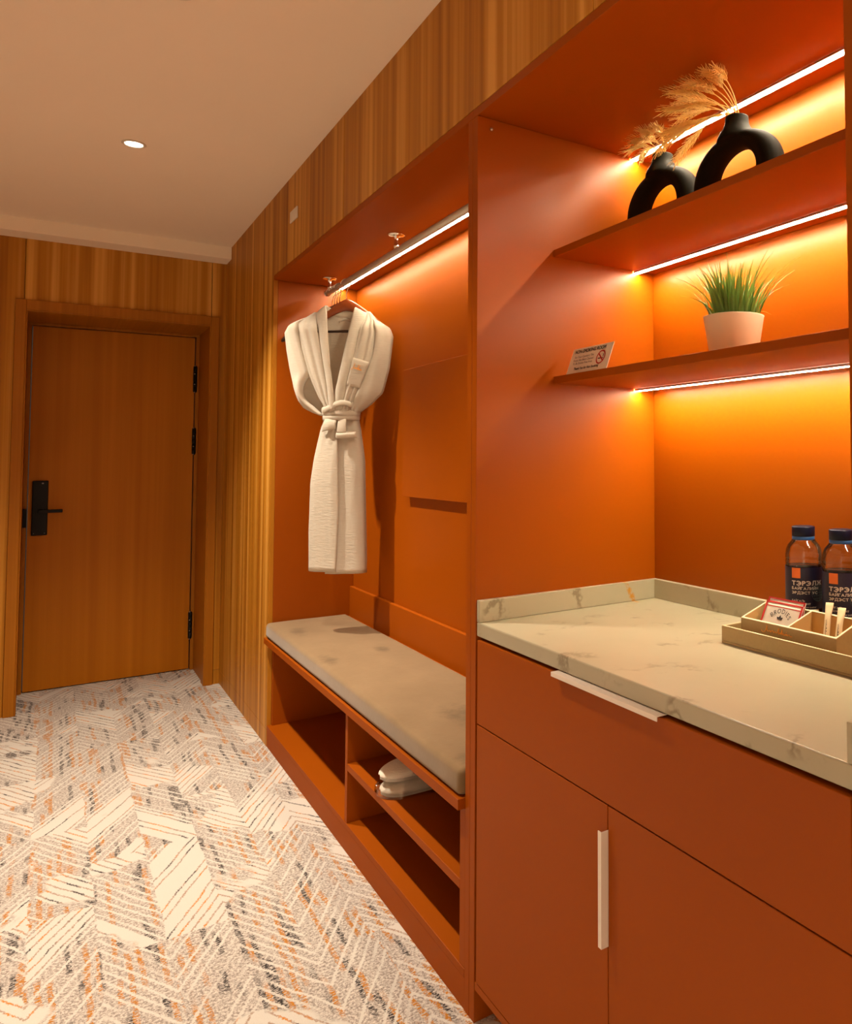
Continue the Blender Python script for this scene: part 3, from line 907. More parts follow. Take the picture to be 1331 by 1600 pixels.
# ------------------------------------------------------------------ base cabinet and counter
cb = thing('base_cabinet', 'orange base cabinet with wide drawer and two doors under the marble counter', 'cabinet', (0.27, -0.55, 0))
bm = bmesh.new()
add_box(bm, 0.021, 0.039, W_END + 0.001, -0.0015, 0.78, 0.886)
add_box(bm, 0.021, 0.535, W_END + 0.001, W_END + 0.019, 0.095, 0.886)
add_box(bm, 0.021, 0.535, -0.0195, -0.0015, 0.095, 0.886)
add_box(bm, 0.520, 0.535, W_END + 0.001, -0.0015, 0.095, 0.886)
add_box(bm, 0.021, 0.535, -0.560, -0.542, 0.095, 0.886)
add_box(bm, 0.021, 0.535, W_END + 0.001, -0.0015, 0.672, 0.690)
obj('carcass', bm, O, cb)
box('bottom_board', 0.001, 0.535, W_END + 0.001, -0.0015, 0.076, 0.0945, O, cb)
box('plinth', 0.060, 0.078, W_END + 0.001, -0.0015, 0.0, 0.0755, O, cb)
dw = box('drawer', 0.0, 0.020, -1.088, -0.010, 0.6865, 0.880, O, cb)
bm = bmesh.new()
add_box(bm, -0.011, 0.018, -0.710, -0.371, 0.8838, 0.8854, 0.0004)
add_box(bm, -0.0125, -0.0105, -0.710, -0.371, 0.8768, 0.8854, 0.0004)
hd = obj('handle', bm, M['pull'], dw); tag(hd, 'pale slim edge pull')
d1 = box('door', 0.0, 0.020, -0.5485, -0.010, 0.0975, 0.6835, O, cb)
d2 = box('door', 0.0, 0.020, -1.088, -0.5515, 0.0975, 0.6835, O, cb)
bm = bmesh.new()
add_box(bm, -0.0125, 0.018, -0.5502, -0.5487, 0.438, 0.641, 0.0004)
add_box(bm, -0.0145, -0.0125, -0.5502, -0.5395, 0.438, 0.641, 0.0005)
hd = obj('handle', bm, M['pull'], d1); tag(hd, 'pale slim vertical edge pull')

ct = thing('countertop', 'cream marble countertop with low upstands in the orange niche', 'countertop', (0.27, -0.55, 0.887))
CT = 0.920
box('slab', 0.003, XB2 - 0.0005, W_END + 0.0005, -0.0006, 0.887, CT, M['marble'], ct, bev=0.003, seg=3)
box('upstand', 0.003, XB2 - 0.0005, -0.0155, -0.0006, CT + 0.0002, 0.972, M['marble'], ct, bev=0.0015)
box('upstand', 0.526, XB2 - 0.0005, W_END + 0.0163, -0.0158, CT + 0.0002, 0.972, M['marble'], ct, bev=0.0015)
box('upstand', 0.003, XB2 - 0.0005, W_END + 0.0005, W_END + 0.016, CT + 0.0002, 0.972, M['marble'], ct, bev=0.0015)

# ------------------------------------------------------------------ tray, organizer, sachets, sticks
TY0, TY1, TX0, TX1 = -1.03, -0.512, 0.317, 0.523
tr = thing('serving_tray', 'flat olive tan leatherette tray on the marble counter', 'tray', (0.42, -0.77, CT))
bm = bmesh.new()
add_box(bm, TX0, TX1, TY0, TY1, CT + 0.0003, CT + 0.005, 0.0008)
add_box(bm, TX0, TX0 + 0.006, TY0, TY1, CT + 0.005, 0.9555, 0.0012)
add_box(bm, TX1 - 0.006, TX1, TY0, TY1, CT + 0.005, 0.9555, 0.0012)
add_box(bm, TX0 + 0.006, TX1 - 0.006, TY1 - 0.006, TY1, CT + 0.005, 0.9555, 0.0012)
add_box(bm, TX0 + 0.006, TX1 - 0.006, TY0, TY0 + 0.006, CT + 0.005, 0.9555, 0.0012)
obj('tray_body', bm, M['sand'], tr)
bm = bmesh.new()
for a in ((TX0 + 0.0005, TX0 + 0.0055, TY0, TY1), (TX1 - 0.0055, TX1 - 0.0005, TY0, TY1), (TX0 + 0.006, TX1 - 0.006, TY1 - 0.0055, TY1 - 0.0005), (TX0 + 0.006, TX1 - 0.006, TY0 + 0.0005, TY0 + 0.0055)):
    add_box(bm, *a, 0.9555, 0.9565, 0.0004)
tag(obj('rim', bm, M['rim'], tr), 'pale edging')
TF = CT + 0.0056
# organizer box: front lower than the back
BX0, BX1, BY0, BY1 = 0.342, 0.417, -0.792, -0.545
ZF, ZBk = 0.974, 0.998
og = thing('organizer_box', 'tan divided box with gold script standing in the tray', 'organizer box', ((BX0 + BX1) / 2, -0.668, TF))
def wedge(bm, x0, x1, y0, y1, za0, za1):
    """upright slab whose top runs from za0 at x0 to za1 at x1"""
    vs = [bm.verts.new(p) for p in ((x0, y0, TF), (x1, y0, TF), (x1, y1, TF), (x0, y1, TF), (x0, y0, za0), (x1, y0, za1), (x1, y1, za1), (x0, y1, za0))]
    for f in ((0, 3, 2, 1), (4, 5, 6, 7), (0, 1, 5, 4), (1, 2, 6, 5), (2, 3, 7, 6), (3, 0, 4, 7)): bm.faces.new([vs[i] for i in f])
def zt_(x): return ZF + (ZBk - ZF) * (x - BX0) / (BX1 - BX0)
th = 0.004
bm = bmesh.new()
wedge(bm, BX0, BX0 + th / 2, BY0, BY1, ZF, ZF)
wedge(bm, BX1 - th / 2, BX1, BY0, BY1, ZBk, ZBk)
wedge(bm, BX0 + th / 2, BX1 - th / 2, BY1 - th / 2, BY1, zt_(BX0 + th / 2), zt_(BX1 - th / 2))
wedge(bm, BX0 + th / 2, BX1 - th / 2, BY0, BY0 + th / 2, zt_(BX0 + th / 2), zt_(BX1 - th / 2))
obj('shell', bm, M['sand'], og)
bm = bmesh.new()
DY = -0.672
wedge(bm, BX0 + th / 2, BX0 + th, BY0 + th / 2, BY1 - th / 2, ZF, ZF)
wedge(bm, BX1 - th, BX1 - th / 2, BY0 + th / 2, BY1 - th / 2, ZBk, ZBk)
wedge(bm, BX0 + th, BX1 - th, BY1 - th, BY1 - th / 2, zt_(BX0 + th), zt_(BX1 - th))
wedge(bm, BX0 + th, BX1 - th, BY0 + th / 2, BY0 + th, zt_(BX0 + th), zt_(BX1 - th))
wedge(bm, BX0 + th, BX1 - th, DY - 0.002, DY + 0.002, zt_(BX0 + th), zt_(BX1 - th))
add_box(bm, BX0 + th, BX1 - th, BY0 + th, BY1 - th, TF, TF + 0.003)
tag(obj('lining', bm, M['sand_in'], og), 'warm tan lining')
bm = bmesh.new()
def rim_bar(x0, x1, y0, y1):
    vs = [bm.verts.new(p) for p in ((x0, y0, zt_(x0) + 0.0001), (x1, y0, zt_(x1) + 0.0001), (x1, y1, zt_(x1) + 0.0001), (x0, y1, zt_(x0) + 0.0001), (x0, y0, zt_(x0) + 0.0012), (x1, y0, zt_(x1) + 0.0012), (x1, y1, zt_(x1) + 0.0012), (x0, y1, zt_(x0) + 0.0012))]
    for f in ((0, 3, 2, 1), (4, 5, 6, 7), (0, 1, 5, 4), (1, 2, 6, 5), (2, 3, 7, 6), (3, 0, 4, 7)): bm.faces.new([vs[i] for i in f])
rim_bar(BX0, BX0 + th, BY0, BY1); rim_bar(BX1 - th, BX1, BY0, BY1)
rim_bar(BX0 + th, BX1 - th, BY1 - th, BY1); rim_bar(BX0 + th, BX1 - th, BY0, BY0 + th); rim_bar(BX0 + th, BX1 - th, DY - 0.002, DY + 0.002)
tag(obj('rim', bm, M['rim'], og), 'pale edging')
bm = bmesh.new()
for st in script_strokes():
    add_tube(bm, [(BX0 - 0.0006, -0.604 - p.x * 0.050, 0.9515 + p.y * 0.024) for p in st], 0.0009, 5)
tag(obj('gold_script', bm, M['gold'], og), 'gold handwritten name')

# tea sachets leaning in the left compartment
def sachet(label, x_bot, x_top, y0, y1, z0, z1, printed):
    t = thing('tea_sachet', label, 'tea sachet', (x_bot, (y0 + y1) / 2, z0), 'tea sachets in the tan box')
    def P(u, v, lift=0.0):
        """u across, v up; lift towards the room"""
        return Vector((x_bot + (x_top - x_bot) * v - lift * 0.86, y1 + (y0 - y1) * u, z0 + (z1 - z0) * v + lift * 0.5))
    bm = bmesh.new()
    def quad(u0, u1, v0, v1, l):
        n_, m_ = 6, 6
        grid(bm, [[P(u0 + (u1 - u0) * i / n_, v0 + (v1 - v0) * j / m_, l + 0.0014 * math.sin(math.pi * i / n_) * math.sin(math.pi * j / m_)) for i in range(n_ + 1)] for j in range(m_ + 1)])
    quad(0, 1, 0, 1, 0)
    o_ = obj('envelope', bm, M['paper'], t, True); solid(o_, 0.0012, 0)
    bm = bmesh.new()
    for u0, u1, v0, v1 in ((0.0, 0.05, 0, 1), (0.95, 1, 0, 1), (0.0, 1.0, 0.955, 1.0), (0.05, 0.95, 0.86, 0.885)):
        bm.faces.new([bm.verts.new(P(a, b, 0.0014)) for a, b in ((u0, v0), (u1, v0), (u1, v1), (u0, v1))])
    tag(obj('border', bm, M['red'], t), 'red edging')
    if printed:
        me = text_mesh('BRODIES', 0.0125, 0.00005, 'CENTER', spacing=1.25)
        def arc(x, y):
            a = x / 0.034
            rr = 0.030 + y
            return P(0.5 + rr * math.sin(a) / abs(y1 - y0), 0.46 + (rr * math.cos(a) - 0.012) / (0.072), 0.0030)
        place_text('brand_lettering', me, arc, M['ink'], t)
        me = text_mesh('LHA MASAI', 0.0085, 0.0, 'CENTER', spacing=1.35)
        place_text('variety_lettering', me, lambda x, y: P(0.5 + x / abs(y1 - y0), 0.31 + y / 0.072, 0.0026), M['red'], t)
        bm = bmesh.new()
        for k in range(3):
            a = R(90 + (k - 1) * 58)
            c = P(0.5, 0.54, 0.0028)
            tip = P(0.5 + 0.10 * math.cos(a), 0.54 + 0.13 * math.sin(a), 0.0028)
            s1 = P(0.5 + 0.06 * math.cos(a + 0.5), 0.54 + 0.075 * math.sin(a + 0.5), 0.0028)
            s2 = P(0.5 + 0.06 * math.cos(a - 0.5), 0.54 + 0.075 * math.sin(a - 0.5), 0.0028)
            bm.faces.new([bm.verts.new(q) for q in (c, s2, tip, s1)])
        obj('leaf_emblem', bm, M['ink'], t)
    return t
sachet('red edged tea sachet half hidden behind the printed sachet in the tan box', 0.385, 0.4105, -0.662, -0.561, 0.937, 1.0125, False)
sachet('white tea sachet printed in dark lettering in front of the other sachet', 0.362, 0.399, -0.667, -0.566, 0.937, 1.0070, True)
# sugar sticks
def stick(label, a, b, w):
    t = thing('sugar_stick', label, 'sugar stick', a, 'sugar sticks in the tan box')
    a, b = Vector(a), Vector(b)
    ax = (b - a).normalized()
    side = Vector((0.35, -0.94, 0)); side = (side - ax * side.dot(ax)).normalized()
    nn = ax.cross(side)
    bm = bmesh.new()
    rows = []
    L_ = (b - a).length
    for i in range(15):
        q = i / 14
        fl = sstep(0.70, 0.95, q)
        ww = w * (1 + 0.25 * fl); tt = w * 0.62 * (1 - fl) + 0.0007
        c = a + ax * L_ * q + nn * 0.004 * sstep(0.6, 1, q)
        rows.append([c + side * ww * math.cos(2 * math.pi * k / 14) + nn * tt * math.sin(2 * math.pi * k / 14) for k in range(14)])
    vr = [[bm.verts.new(p) for p in r] for r in rows]
    for r0, r1 in zip(vr, vr[1:]):
        for k in range(14): bm.faces.new((r0[k], r0[(k + 1) % 14], r1[(k + 1) % 14], r1[k]))
    bm.faces.new(vr[0]); bm.faces.new(list(reversed(vr[-1])))
    obj('paper_tube', bm, M['kraft'], t, True)
    bm = bmesh.new()
    for st in script_strokes():
        add_tube(bm, [a + ax * L_ * (0.12 + p.x * 0.32) + side * (-0.5 + p.y) * w * 0.9 - (nn if nn.x > 0 else -nn) * (w * 0.62 + 0.0006) for p in st], 0.0004, 4)
    obj('printed_script', bm, M['ink'], t)
stick('left of the two cream sugar sticks leaning in the tan box', (0.362, -0.748, 0.936), (0.402, -0.7275, 1.0255), 0.0064)
stick('right of the two cream sugar sticks leaning in the tan box', (0.362, -0.775, 0.936), (0.402, -0.757, 1.0200), 0.0064)

# ------------------------------------------------------------------ water bottles
def bottle(bx, by, label):
    t = thing('water_bottle', label, 'bottle', (bx, by, TF), 'water bottles behind the tan box')
    z0 = TF + 0.0003
    r = 0.0385
    sc = 1.0
    prof = [(0.026, 0.0), (0.034, 0.002), (0.0375, 0.010), (r, 0.020), (r, 0.058), (r - 0.0015, 0.066), (r - 0.0015, 0.150), (r, 0.156), (r + 0.0005, 0.163), (r - 0.0008, 0.166), (r + 0.0005, 0.169), (r, 0.176), (0.0370, 0.187), (0.0330, 0.196), (0.0270, 0.203), (0.0222, 0.209), (0.0222, 0.220)]
    bm = bmesh.new()
    add_lathe(bm, prof, (bx, by, z0), 48, True, False)
    obj('bottle_body', bm, M['pet'], t, True)
    bm = bmesh.new()
    wp = [(max(0.001, a - 0.002), b + 0.0015) for a, b in prof if b < 0.155] + [(r - 0.0035, 0.153)]
    add_lathe(bm, wp, (bx, by, z0), 40)
    obj('water', bm, M['water'], t, True)
    bm = bmesh.new()
    add_lathe(bm, [(0.0230, 0.207), (0.0238, 0.208), (0.0238, 0.213), (0.0230, 0.214)], (bx, by, z0), 40, False, False)
    tag(obj('neck_ring', bm, M['ringblue'], t, True), 'bright blue seal ring')
    bm = bmesh.new()
    add_lathe(bm, [(0.0234, 0.2143), (0.0242, 0.2150), (0.0242, 0.2330), (0.0234, 0.2345), (0.021, 0.2352)], (bx, by, z0), 48)
    cp = obj('cap', bm, M['capblue'], t, True)
    rl = r + 0.0006
    zl0, zl1 = z0 + 0.066, z0 + 0.152
    bm = bmesh.new()
    add_lathe(bm, [(rl, 0.066), (rl, 0.152)], (bx, by, z0), 64, False, False)
    lb = obj('label', bm, M['label'], t, True)
    a0 = math.atan2(-1.7277 - by, -0.809 - bx) - 0.72      # text starts left of centre as seen from the room
    def wrap(x, z, lift=0.0005):
        a = a0 + x / rl
        return Vector((bx + (rl + lift) * math.cos(a), by + (rl + lift) * math.sin(a), z))
    bm = bmesh.new()
    n_ = 8
    grid(bm, [[wrap(0.002 + 0.019 * i / n_, zl1 - 0.001 - 0.021 * j) for i in range(n_ + 1)] for j in range(2)])
    tag(obj('logo_square', bm, M['labelorange'], lb), 'orange square logo')
    def line(body, size, zz, bold, xs=1.0, mat='labelwhite'):
        me = slice_text(letters(body, size, bold, xs), 0.002)
        place_text('lettering', me, lambda x, y: wrap(0.002 + x, zz + y, 0.0009), M[mat], lb)
    line('ТЭРЭЛЖ', 0.0128, zl1 - 0.0365, 0.00045, 1.15)
    line('БАЙГАЛИЙН', 0.0078, zl1 - 0.0455, 0.00022, 1.15)
    line('ЭРДЭСТ УС', 0.0078, zl1 - 0.0545, 0.00022, 1.15)
    line('БАЙГАЛЬ', 0.0052, zl1 - 0.070, 0.00012, 1.1)
    line('ЭРДЭСТ АМТ', 0.0052, zl1 - 0.0765, 0.00012, 1.1)
    line('ХҮЧИЛТӨРӨГЧӨӨР БАЯЛАГ', 0.0036, zl1 - 0.083, 0.0001, 1.0)
    bm = bmesh.new()                                         # faint round emblem of crossing arcs
    for k in range(4):
        rr = 0.0165 - 0.0042 * k
        pts = [wrap(0.060 + rr * math.cos(R(q * 15)) * (1 - 0.12 * k), zl0 + 0.034 + 0.018 * math.sin(R(q * 15)), 0.0006) for q in range(25)]
        add_tube(bm, pts, 0.0004, 4, False)
    for k in range(-2, 3):
        hw = 0.0165 * math.sqrt(max(0, 1 - (k / 3.0) ** 2))
        add_tube(bm, [wrap(0.060 - hw + 2 * hw * q / 8, zl0 + 0.034 + k * 0.006, 0.0006) for q in range(9)], 0.0004, 4, False)
    obj('globe_emblem', bm, M['labelteal'], lb)
bottle(0.4685, -0.606, 'clear water bottle with navy label, left of the pair, behind the tea sachets')
bottle(0.4685, -0.7055, 'clear water bottle with navy label, right of the pair, cut by the niche side')

# ------------------------------------------------------------------ no smoking card
cd = thing('notice_card', 'white upright no smoking card on the lower orange shelf', 'card', (0.24, -0.135, SH[1]))
CY0, CY1 = -0.226, -0.048
def card_pt(u, v, lift=0.0):
    """front leaf, tilted back; u to the right, v up (metres)"""
    return Vector((0.222 + 0.34 * v - lift * 0.94, CY1 - u, SH[1] + 0.0006 + 0.94 * v + lift * 0.34))
CWI, CHI = CY1 - CY0, 0.070
bm = bmesh.new()
rows = [[card_pt(0, 0), card_pt(CWI, 0)], [card_pt(0, CHI), card_pt(CWI, CHI)]]
tp = card_pt(0, CHI)
grid(bm, rows)
o = obj('front_leaf', bm, M['paper'], cd); solid(o, 0.0016, -1)
bm = bmesh.new()
ym = (CY0 + CY1) / 2 + 0.02
grid(bm, [[Vector((tp.x + 0.003, ym - 0.02, tp.z - 0.012)), Vector((tp.x + 0.003, ym + 0.02, tp.z - 0.012))], [Vector((tp.x + 0.024, ym - 0.02, SH[1] + 0.0008)), Vector((tp.x + 0.024, ym + 0.02, SH[1] + 0.0008))]])
o = obj('easel_strut', bm, M['paper'], cd); solid(o, 0.0012, 0)
def card_line(body, size, u, v, bold, al='LEFT', mat='ink', name='lettering', xs=1.0):
    me = text_mesh(body, size, bold, al, xscale=xs)
    place_text(name, me, lambda x, y: card_pt(u + x, v + y, 0.0009), M[mat], cd)
card_line('NON-SMOKING ROOM', 0.0135, 0.082, 0.0555, 0.0004, 'CENTER', xs=0.98)
for k, s in enumerate(('For Your Comfort, This', 'Room Has Been Cleaned', 'To Be Smoke Free Area')):
    card_line(s, 0.0085, 0.062, 0.0420 - 0.0088 * k, 0.0, 'CENTER', xs=1.05)
card_line('Thank You for Not Smoking', 0.0095, 0.085, 0.0095, 0.0003, 'CENTER')
bm = bmesh.new()
sc_, sr = (0.140, 0.034), 0.0185
N = 36
ri = sr * 0.80
vo = [bm.verts.new(card_pt(sc_[0] + sr * math.cos(2 * math.pi * k / N), sc_[1] + sr * math.sin(2 * math.pi * k / N), 0.0012)) for k in range(N)]
vi = [bm.verts.new(card_pt(sc_[0] + ri * math.cos(2 * math.pi * k / N), sc_[1] + ri * math.sin(2 * math.pi * k / N), 0.0012)) for k in range(N)]
for k in range(N): bm.faces.new((vo[k], vo[(k + 1) % N], vi[(k + 1) % N], vi[k]))
a = R(-40)
dx, dy = math.cos(a), math.sin(a)
w_ = sr * 0.10
bm.faces.new([bm.verts.new(card_pt(sc_[0] + s * ri * dx - q * w_ * dy, sc_[1] + s * ri * dy + q * w_ * dx, 0.0014)) for s, q in ((-1, -1), (1, -1), (1, 1), (-1, 1))])
obj('no_smoking_ring', bm, M['red'], cd)
bm = bmesh.new()
def card_quad(u0, u1, v0, v1): bm.faces.new([bm.verts.new(card_pt(sc_[0] + a_, sc_[1] + b_, 0.0010)) for a_, b_ in ((u0, v0), (u1, v0), (u1, v1), (u0, v1))])
card_quad(-0.011, 0.006, -0.0045, -0.0015); card_quad(0.0068, 0.0088, -0.0045, -0.0015); card_quad(0.0095, 0.0112, -0.0045, -0.0015)
add_tube(bm, [card_pt(sc_[0] + 0.008 + 0.002 * math.sin(k), sc_[1] + 0.001 + 0.0022 * k * 0.8, 0.0010) for k in range(5)], 0.0006, 4)
obj('cigarette_symbol', bm, M['ink'], cd)

# ------------------------------------------------------------------ ring vases with dried wheat
def ring_vase(cx, cy, a, b, label):
    t = thing('ring_vase', label, 'vase', (cx, cy, SH[0]), 'ring vases on the top shelf')
    zc = SH[0] + b + 0.0005
    ai, bi = a * 0.52, b * 0.58
    bm = bmesh.new()
    rings = []
    N = 56
    for k in range(N):
        q = 2 * math.pi * k / N
        yo, zo = a * math.cos(q), b * math.sin(q)
        yi, zi = ai * math.cos(q), bi * math.sin(q)
        mid = Vector(((yo + yi) / 2, (zo + zi) / 2)); hv = Vector(((yo - yi) / 2, (zo - zi) / 2))
        rings.append([bm.verts.new((cx + 0.031 * math.sin(w), cy + mid.x + hv.x * math.cos(w), zc + mid.y + hv.y * math.cos(w))) for w in [2 * math.pi * j / 20 for j in range(20)]])
    for k in range(N):
        r0, r1 = rings[k], rings[(k + 1) % N]
        for j in range(20): bm.faces.new((r0[j], r0[(j + 1) % 20], r1[(j + 1) % 20], r1[j]))
    zt = zc + b
    add_lathe(bm, [(0.006, -0.030), (0.048, -0.020), (0.042, -0.006), (0.034, 0.006), (0.029, 0.016), (0.027, 0.028), (0.0275, 0.036), (0.0265, 0.038), (0.021, 0.0375), (0.019, 0.030), (0.019, 0.006), (0.004, 0.004)], (cx, cy, zt), 32)
    bmesh.ops.recalc_face_normals(bm, faces=bm.faces)
    o_ = obj('vase_body', bm, M['vase'], t, True)
    md = o_.modifiers.new('remesh', 'REMESH'); md.mode = 'VOXEL'; md.voxel_size = 0.003; md.use_smooth_shade = True
    ms = o_.modifiers.new('smooth', 'SMOOTH'); ms.iterations = 10; ms.factor = 0.5
    return Vector((cx, cy, zt + 0.036))
nb = ring_vase(0.418, -0.470, 0.135, 0.100, 'black ring vase nearer the niche end, holding the larger wheat bunch')
ns = ring_vase(0.440, -0.172, 0.137, 0.106, 'black ring vase nearer the post, holding the smaller wheat bunch')

def wheat(root, tip, sag, label, group, ear=0.085, seed=0):
    rnd = random.Random(seed)
    t = thing('wheat_stem', label, 'dried wheat', root, group)
    root = Vector(root); tip = Vector(tip)
    ctrl = root + Vector((0.0, 0.0, 0.03)) + (tip - root) * 0.30 + Vector((0, 0, sag))
    path = []
    start = root - Vector((0, 0, 0.030))
    N = 40
    for i in range(N + 1):
        q = i / N
        path.append(root * (1 - q) ** 2 + ctrl * 2 * q * (1 - q) + tip * q * q)
    # arc length
    ln = [0.0]
    for p, q in zip(path, path[1:]): ln.append(ln[-1] + (q - p).length)
    tot = ln[-1]
    ear = min(ear, tot * 0.62)
    def at(s):
        for i in range(N):
            if ln[i + 1] >= s:
                f = (s - ln[i]) / max(1e-9, ln[i + 1] - ln[i])
                return path[i].lerp(path[i + 1], f), (path[i + 1] - path[i]).normalized()
        return path[-1], (path[-1] - path[-2]).normalized()
    bm = bmesh.new()
    add_tube(bm, [start] + [at(tot * k / 16)[0] for k in range(17)], 0.0012, 6)
    obj('stem', bm, M['wheat'], t, True)
    bm = bmesh.new()
    nsp = 17
    for k in range(nsp):
        s = tot - ear + ear * k / nsp
        p, d = at(s)
        side = d.cross(Vector((0.8, 0.3, 0.5))).normalized()
        up = side.cross(d).normalized()
        sz = math.sin(math.pi * (0.18 + 0.72 * k / nsp))
        for j in range(3):
            an = (k % 2) * 0.6 + j * 2.094 + rnd.uniform(-.2, .2)
            o_ = (side * math.cos(an) + up * math.sin(an))
            b0 = p + o_ * 0.0012
            l_ = 0.0165 * (0.6 + 0.5 * sz)
            b1 = p + d * l_ + o_ * 0.0085 * sz
            mid = b0.lerp(b1, 0.5)
            w = o_.cross(d).normalized() * 0.0034 * sz
            h = o_ * 0.0026 * sz
            vs = [bm.verts.new(q_) for q_ in (b0, mid + w, mid + h, mid - w, mid - h, b1)]
            for f in ((0, 1, 2), (0, 2, 3), (0, 3, 4), (0, 4, 1), (5, 2, 1), (5, 3, 2), (5, 4, 3), (5, 1, 4)): bm.faces.new([vs[i] for i in f])
            aw = b1 + d * rnd.uniform(0.010, 0.022) + o_ * 0.006
            add_tube(bm, [b1, b1.lerp(aw, 0.5), aw], [0.0006, 0.0005, 0.0003], 3, False)
    obj('ear', bm, M['wheat'], t)
big_tips = [(0.25, -0.582, 2.101), (0.265, -0.528, 2.116), (0.262, -0.468, 2.114), (0.262, -0.420, 2.116), (0.25, -0.461, 2.080), (0.265, -0.396, 2.084), (0.27, -0.438, 2.052), (0.29, -0.408, 1.976), (0.29, -0.335, 2.016), (0.25, -0.50, 2.105), (0.25, -0.55, 2.108), (0.30, -0.40, 2.095), (0.33, -0.33, 2.060), (0.33, -0.30, 2.075)]
sags = [0.05, 0.045, 0.04, 0.035, 0.03, 0.025, 0.02, 0.05, 0.045, 0.04, 0.05, 0.03, 0.015, 0.02]
GB = 'dried golden wheat stem fanning out of the nearer ring vase'
for i, (tp, sg) in enumerate(zip(big_tips, sags)):
    a = 2 * math.pi * i / len(big_tips)
    wheat(nb + Vector((0.010 * math.cos(a), 0.010 * math.sin(a), 0)), tp, sg * 0.5, GB, 'wheat in the nearer vase', 0.095, i)
small_tips = [(0.345, -0.272, 2.110), (0.345, -0.208, 2.122), (0.35, -0.162, 2.112), (0.355, -0.140, 2.097), (0.36, -0.180, 2.066), (0.33, -0.24, 2.090), (0.35, -0.190, 2.100), (0.35, -0.25, 2.115)]
GS = 'dried golden wheat stem in the ring vase nearer the post'
for i, tp in enumerate(small_tips):
    a = 2 * math.pi * i / len(small_tips)
    wheat(ns + Vector((0.009 * math.cos(a), 0.009 * math.sin(a), 0)), tp, 0.012, GS, 'wheat in the farther vase', 0.07, 40 + i)

# ------------------------------------------------------------------ potted grass
px, py, pz = 0.385, -0.487, SH[1] + 0.0004
pp = thing('potted_grass', 'green artificial grass in a white pot on the lower shelf', 'plant', (px, py, pz))
bm = bmesh.new()
add_lathe(bm, [(0.047, 0), (0.0515, 0.002), (0.0665, 0.098), (0.0675, 0.100), (0.0650, 0.100), (0.0642, 0.097), (0.060, 0.082)], (px, py, pz), 56, True, False)
obj('pot', bm, M['pot'], pp, True)
bm = bmesh.new()
add_lathe(bm, [(0.0615, 0.082), (0.04, 0.088), (0.012, 0.090)], (px, py, pz), 32, False, True)
obj('soil', bm, M['soil'], pp, True)
bm = bmesh.new()
rg = random.Random(3)
for k in range(200):
    an = rg.uniform(0, 2 * math.pi); rr = 0.050 * math.sqrt(rg.random())
    b0 = Vector((px + rr * math.cos(an), py + rr * math.sin(an), pz + 0.084))
    lean = (rr / 0.050) * rg.uniform(0.15, 0.75) + rg.uniform(0, 0.15)
    if rg.random() < 0.06: lean += 0.5
    an2 = an + rg.uniform(-0.5, 0.5)
    h = rg.uniform(0.07, 0.135)
    if rg.random() < 0.12: h *= 1.18
    dv = Vector((math.cos(an2), math.sin(an2), 0))
    tip = b0 + dv * h * lean + Vector((0, 0, h * math.sqrt(max(0.15, 1 - 0.55 * lean * lean))))
    if tip.x > 0.53: tip.x = 0.53
    if tip.z > 1.81: tip.z = 1.81
    ct_ = b0 + dv * h * lean * 0.22 + Vector((0, 0, h * 0.62))
    wv = Vector((-math.sin(an2 + rg.uniform(-1, 1)), math.cos(an2), 0)).normalized()
    wd_ = rg.uniform(0.0022, 0.0038)
    rows = []
    for i in range(7):
        q = i / 6
        c = b0 * (1 - q) ** 2 + ct_ * 2 * q * (1 - q) + tip * q * q
        w = wd_ * (1 - q ** 1.8) + 0.0002
        rows.append([c - wv * w, c + dv * w * 0.35, c + wv * w])
    grid(bm, rows)
obj('foliage', bm, M['grass'], pp, True, recalc=False)

# ------------------------------------------------------------------ slippers in their clear bag
def outline(q):
    """slipper sole outline, x from the toe (0) to the heel (0.27); returns half width"""
    t = max(0.0, min(1.0, q))
    toe = math.sqrt(max(0.0, 1 - (1 - min(1, t / 0.22)) ** 2)) if t < 0.22 else 1.0
    heel = math.sqrt(max(0.0, 1 - ((t - 0.86) / 0.14) ** 2)) if t > 0.86 else 1.0
    return 0.054 * toe * heel * (1 - 0.22 * sstep(0.30, 0.75, t)) + 0.0005
def slipper(z0, x0, yc, label, ang):
    t = thing('slipper', label, 'slipper', (x0, yc, z0), 'wrapped slippers on the bench shelf')
    rot = Matrix.Rotation(ang, 3, 'Z')
    def T(x, y, z): return Vector((x0, yc, z0)) + rot @ Vector((x, y, 0)) + Vector((0, 0, z))
    N = 30; Ls = 0.272
    def slab(zlo, zhi, sc):
        bm = bmesh.new()
        ring = [(Ls * i / N, outline(i / N) * sc) for i in range(N + 1)] + [(Ls * i / N, -outline(i / N) * sc) for i in range(N, -1, -1)]
        lo = [bm.verts.new(T(x, y, zlo)) for x, y in ring]; hi = [bm.verts.new(T(x, y, zhi)) for x, y in ring]
        n_ = len(ring)
        for k in range(n_): bm.faces.new((lo[k], lo[(k + 1) % n_], hi[(k + 1) % n_], hi[k]))
        bm.faces.new(list(reversed(lo))); bm.faces.new(hi)
        return bm
    obj('sole', slab(0, 0.009, 1.0), M['sole'], t)
    obj('insole', slab(0.0092, 0.015, 0.985), M['slipper'], t)
    bm = bmesh.new()
    rows = []
    for i in range(25):
        q = i / 24
        x = 0.0005 + 0.150 * q ** 1.8
        hw = outline(x / Ls) * 1.0 + 0.0006
        top = 0.0105 + 0.024 * math.sqrt(min(1, x / 0.06)) + 0.009 * q
        rows.append([T(x, hw * math.cos(math.pi * j / 14), 0.0100 + (top - 0.010) * math.sin(math.pi * j / 14) ** 0.75) for j in range(15)])
    grid(bm, rows)
    o_ = obj('upper', bm, M['slipper'], t, True); solid(o_, 0.003, 1)
    return t
SZ = 0.2915
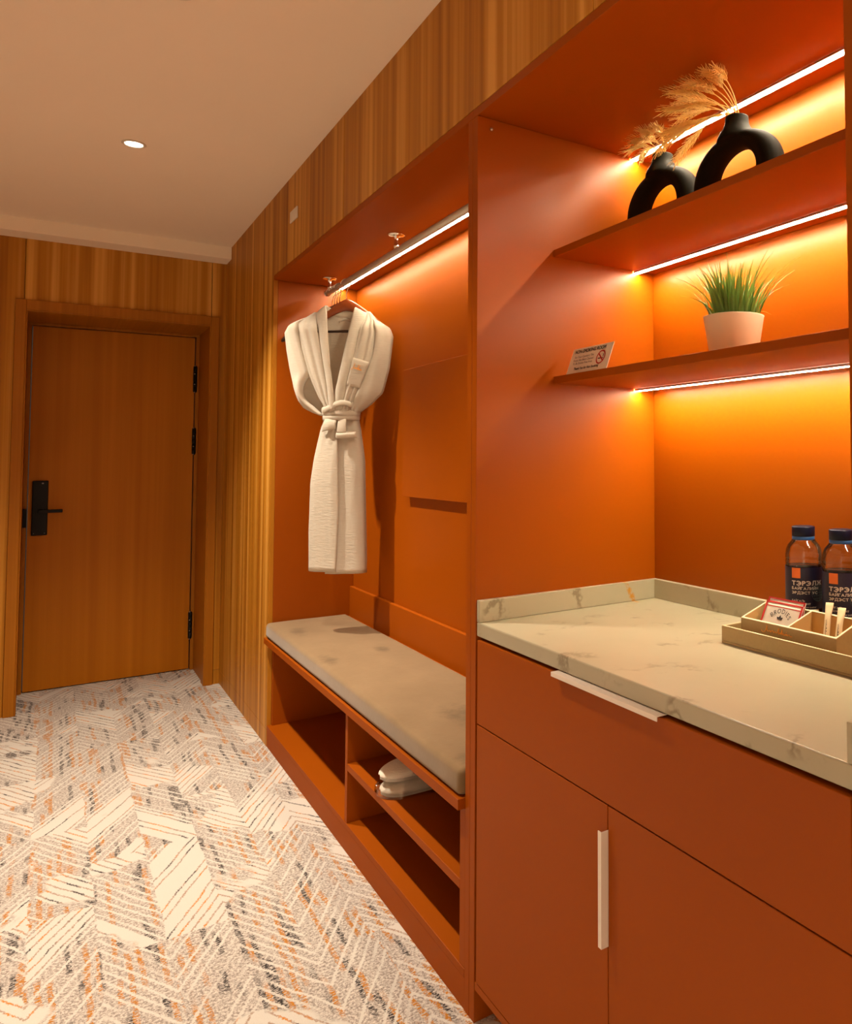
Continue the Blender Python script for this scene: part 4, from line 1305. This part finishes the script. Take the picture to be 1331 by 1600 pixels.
slipper(SZ, 0.010, 0.678, 'white slipper lying at the bottom of the wrapped pair', R(-6))
slipper(SZ + 0.0445, 0.008, 0.680, 'white slipper lying on top of the wrapped pair', R(-4))
bm = bmesh.new()
rows = []
for i in range(27):
    q = i / 26
    x = -0.006 + 0.30 * q
    hw = 0.060 * math.sqrt(max(0.02, 1 - (1 - min(1, q / 0.2)) ** 2))
    top = 0.030 + 0.082 * sstep(0.0, 0.4, q)
    row = []
    for j in range(23):
        a = math.pi * j / 22
        cr_ = 1 + 0.05 * noise.noise(Vector((q * 14, j * 0.7, 1)))
        row.append(Vector((x + 0.004 * noise.noise(Vector((q * 9, j * 0.5, 4))), 0.679 - 0.09 * x + hw * math.cos(a) * cr_ * (1.0 + 0.22 * (1 - math.sin(a)) ** 3), SZ + 0.001 + (top) * math.sin(a) ** 0.7 * cr_)))
    rows.append(row)
grid(bm, rows)
bg = obj('plastic_bag', bm, M['film'], None, True)
tag(bg, 'clear plastic bag wrapped round the white slippers on the bench shelf', 'bag')

# ------------------------------------------------------------------ ceiling lights and wall plate
DLB = ['round recessed ceiling light nearest the entrance door', 'round recessed ceiling light above the middle of the corridor', 'added round ceiling light out of view behind the camera, for bounce fill', 'added round ceiling light out of view near the rear wall, for bounce fill']
for (sx, sy), lb in zip(SPOTS, DLB):
    t = thing('ceiling_light', lb, 'ceiling light', (sx, sy, CEIL), 'recessed ceiling lights')
    bm = bmesh.new()
    add_lathe(bm, [(0.030, -0.0005), (0.040, -0.0005), (0.041, -0.003), (0.038, -0.0055), (0.032, -0.0055), (0.030, -0.003)], (sx, sy, CEIL), 32, False, False)
    obj('trim_ring', bm, M['whiteplastic'], t, True)
    bm = bmesh.new()
    add_lathe(bm, [(0.0295, -0.0015), (0.0295, -0.003), (0.025, -0.0042)], (sx, sy, CEIL), 32)
    obj('lamp', bm, M['bulb'], t, True)
wp = box('wall_plate', -0.006, -0.0003, 1.756, 1.874, 2.334, 2.384, M['whiteplastic'], bev=0.002)
tag(wp, 'small pale plate on the wood header above the wardrobe', 'wall plate')
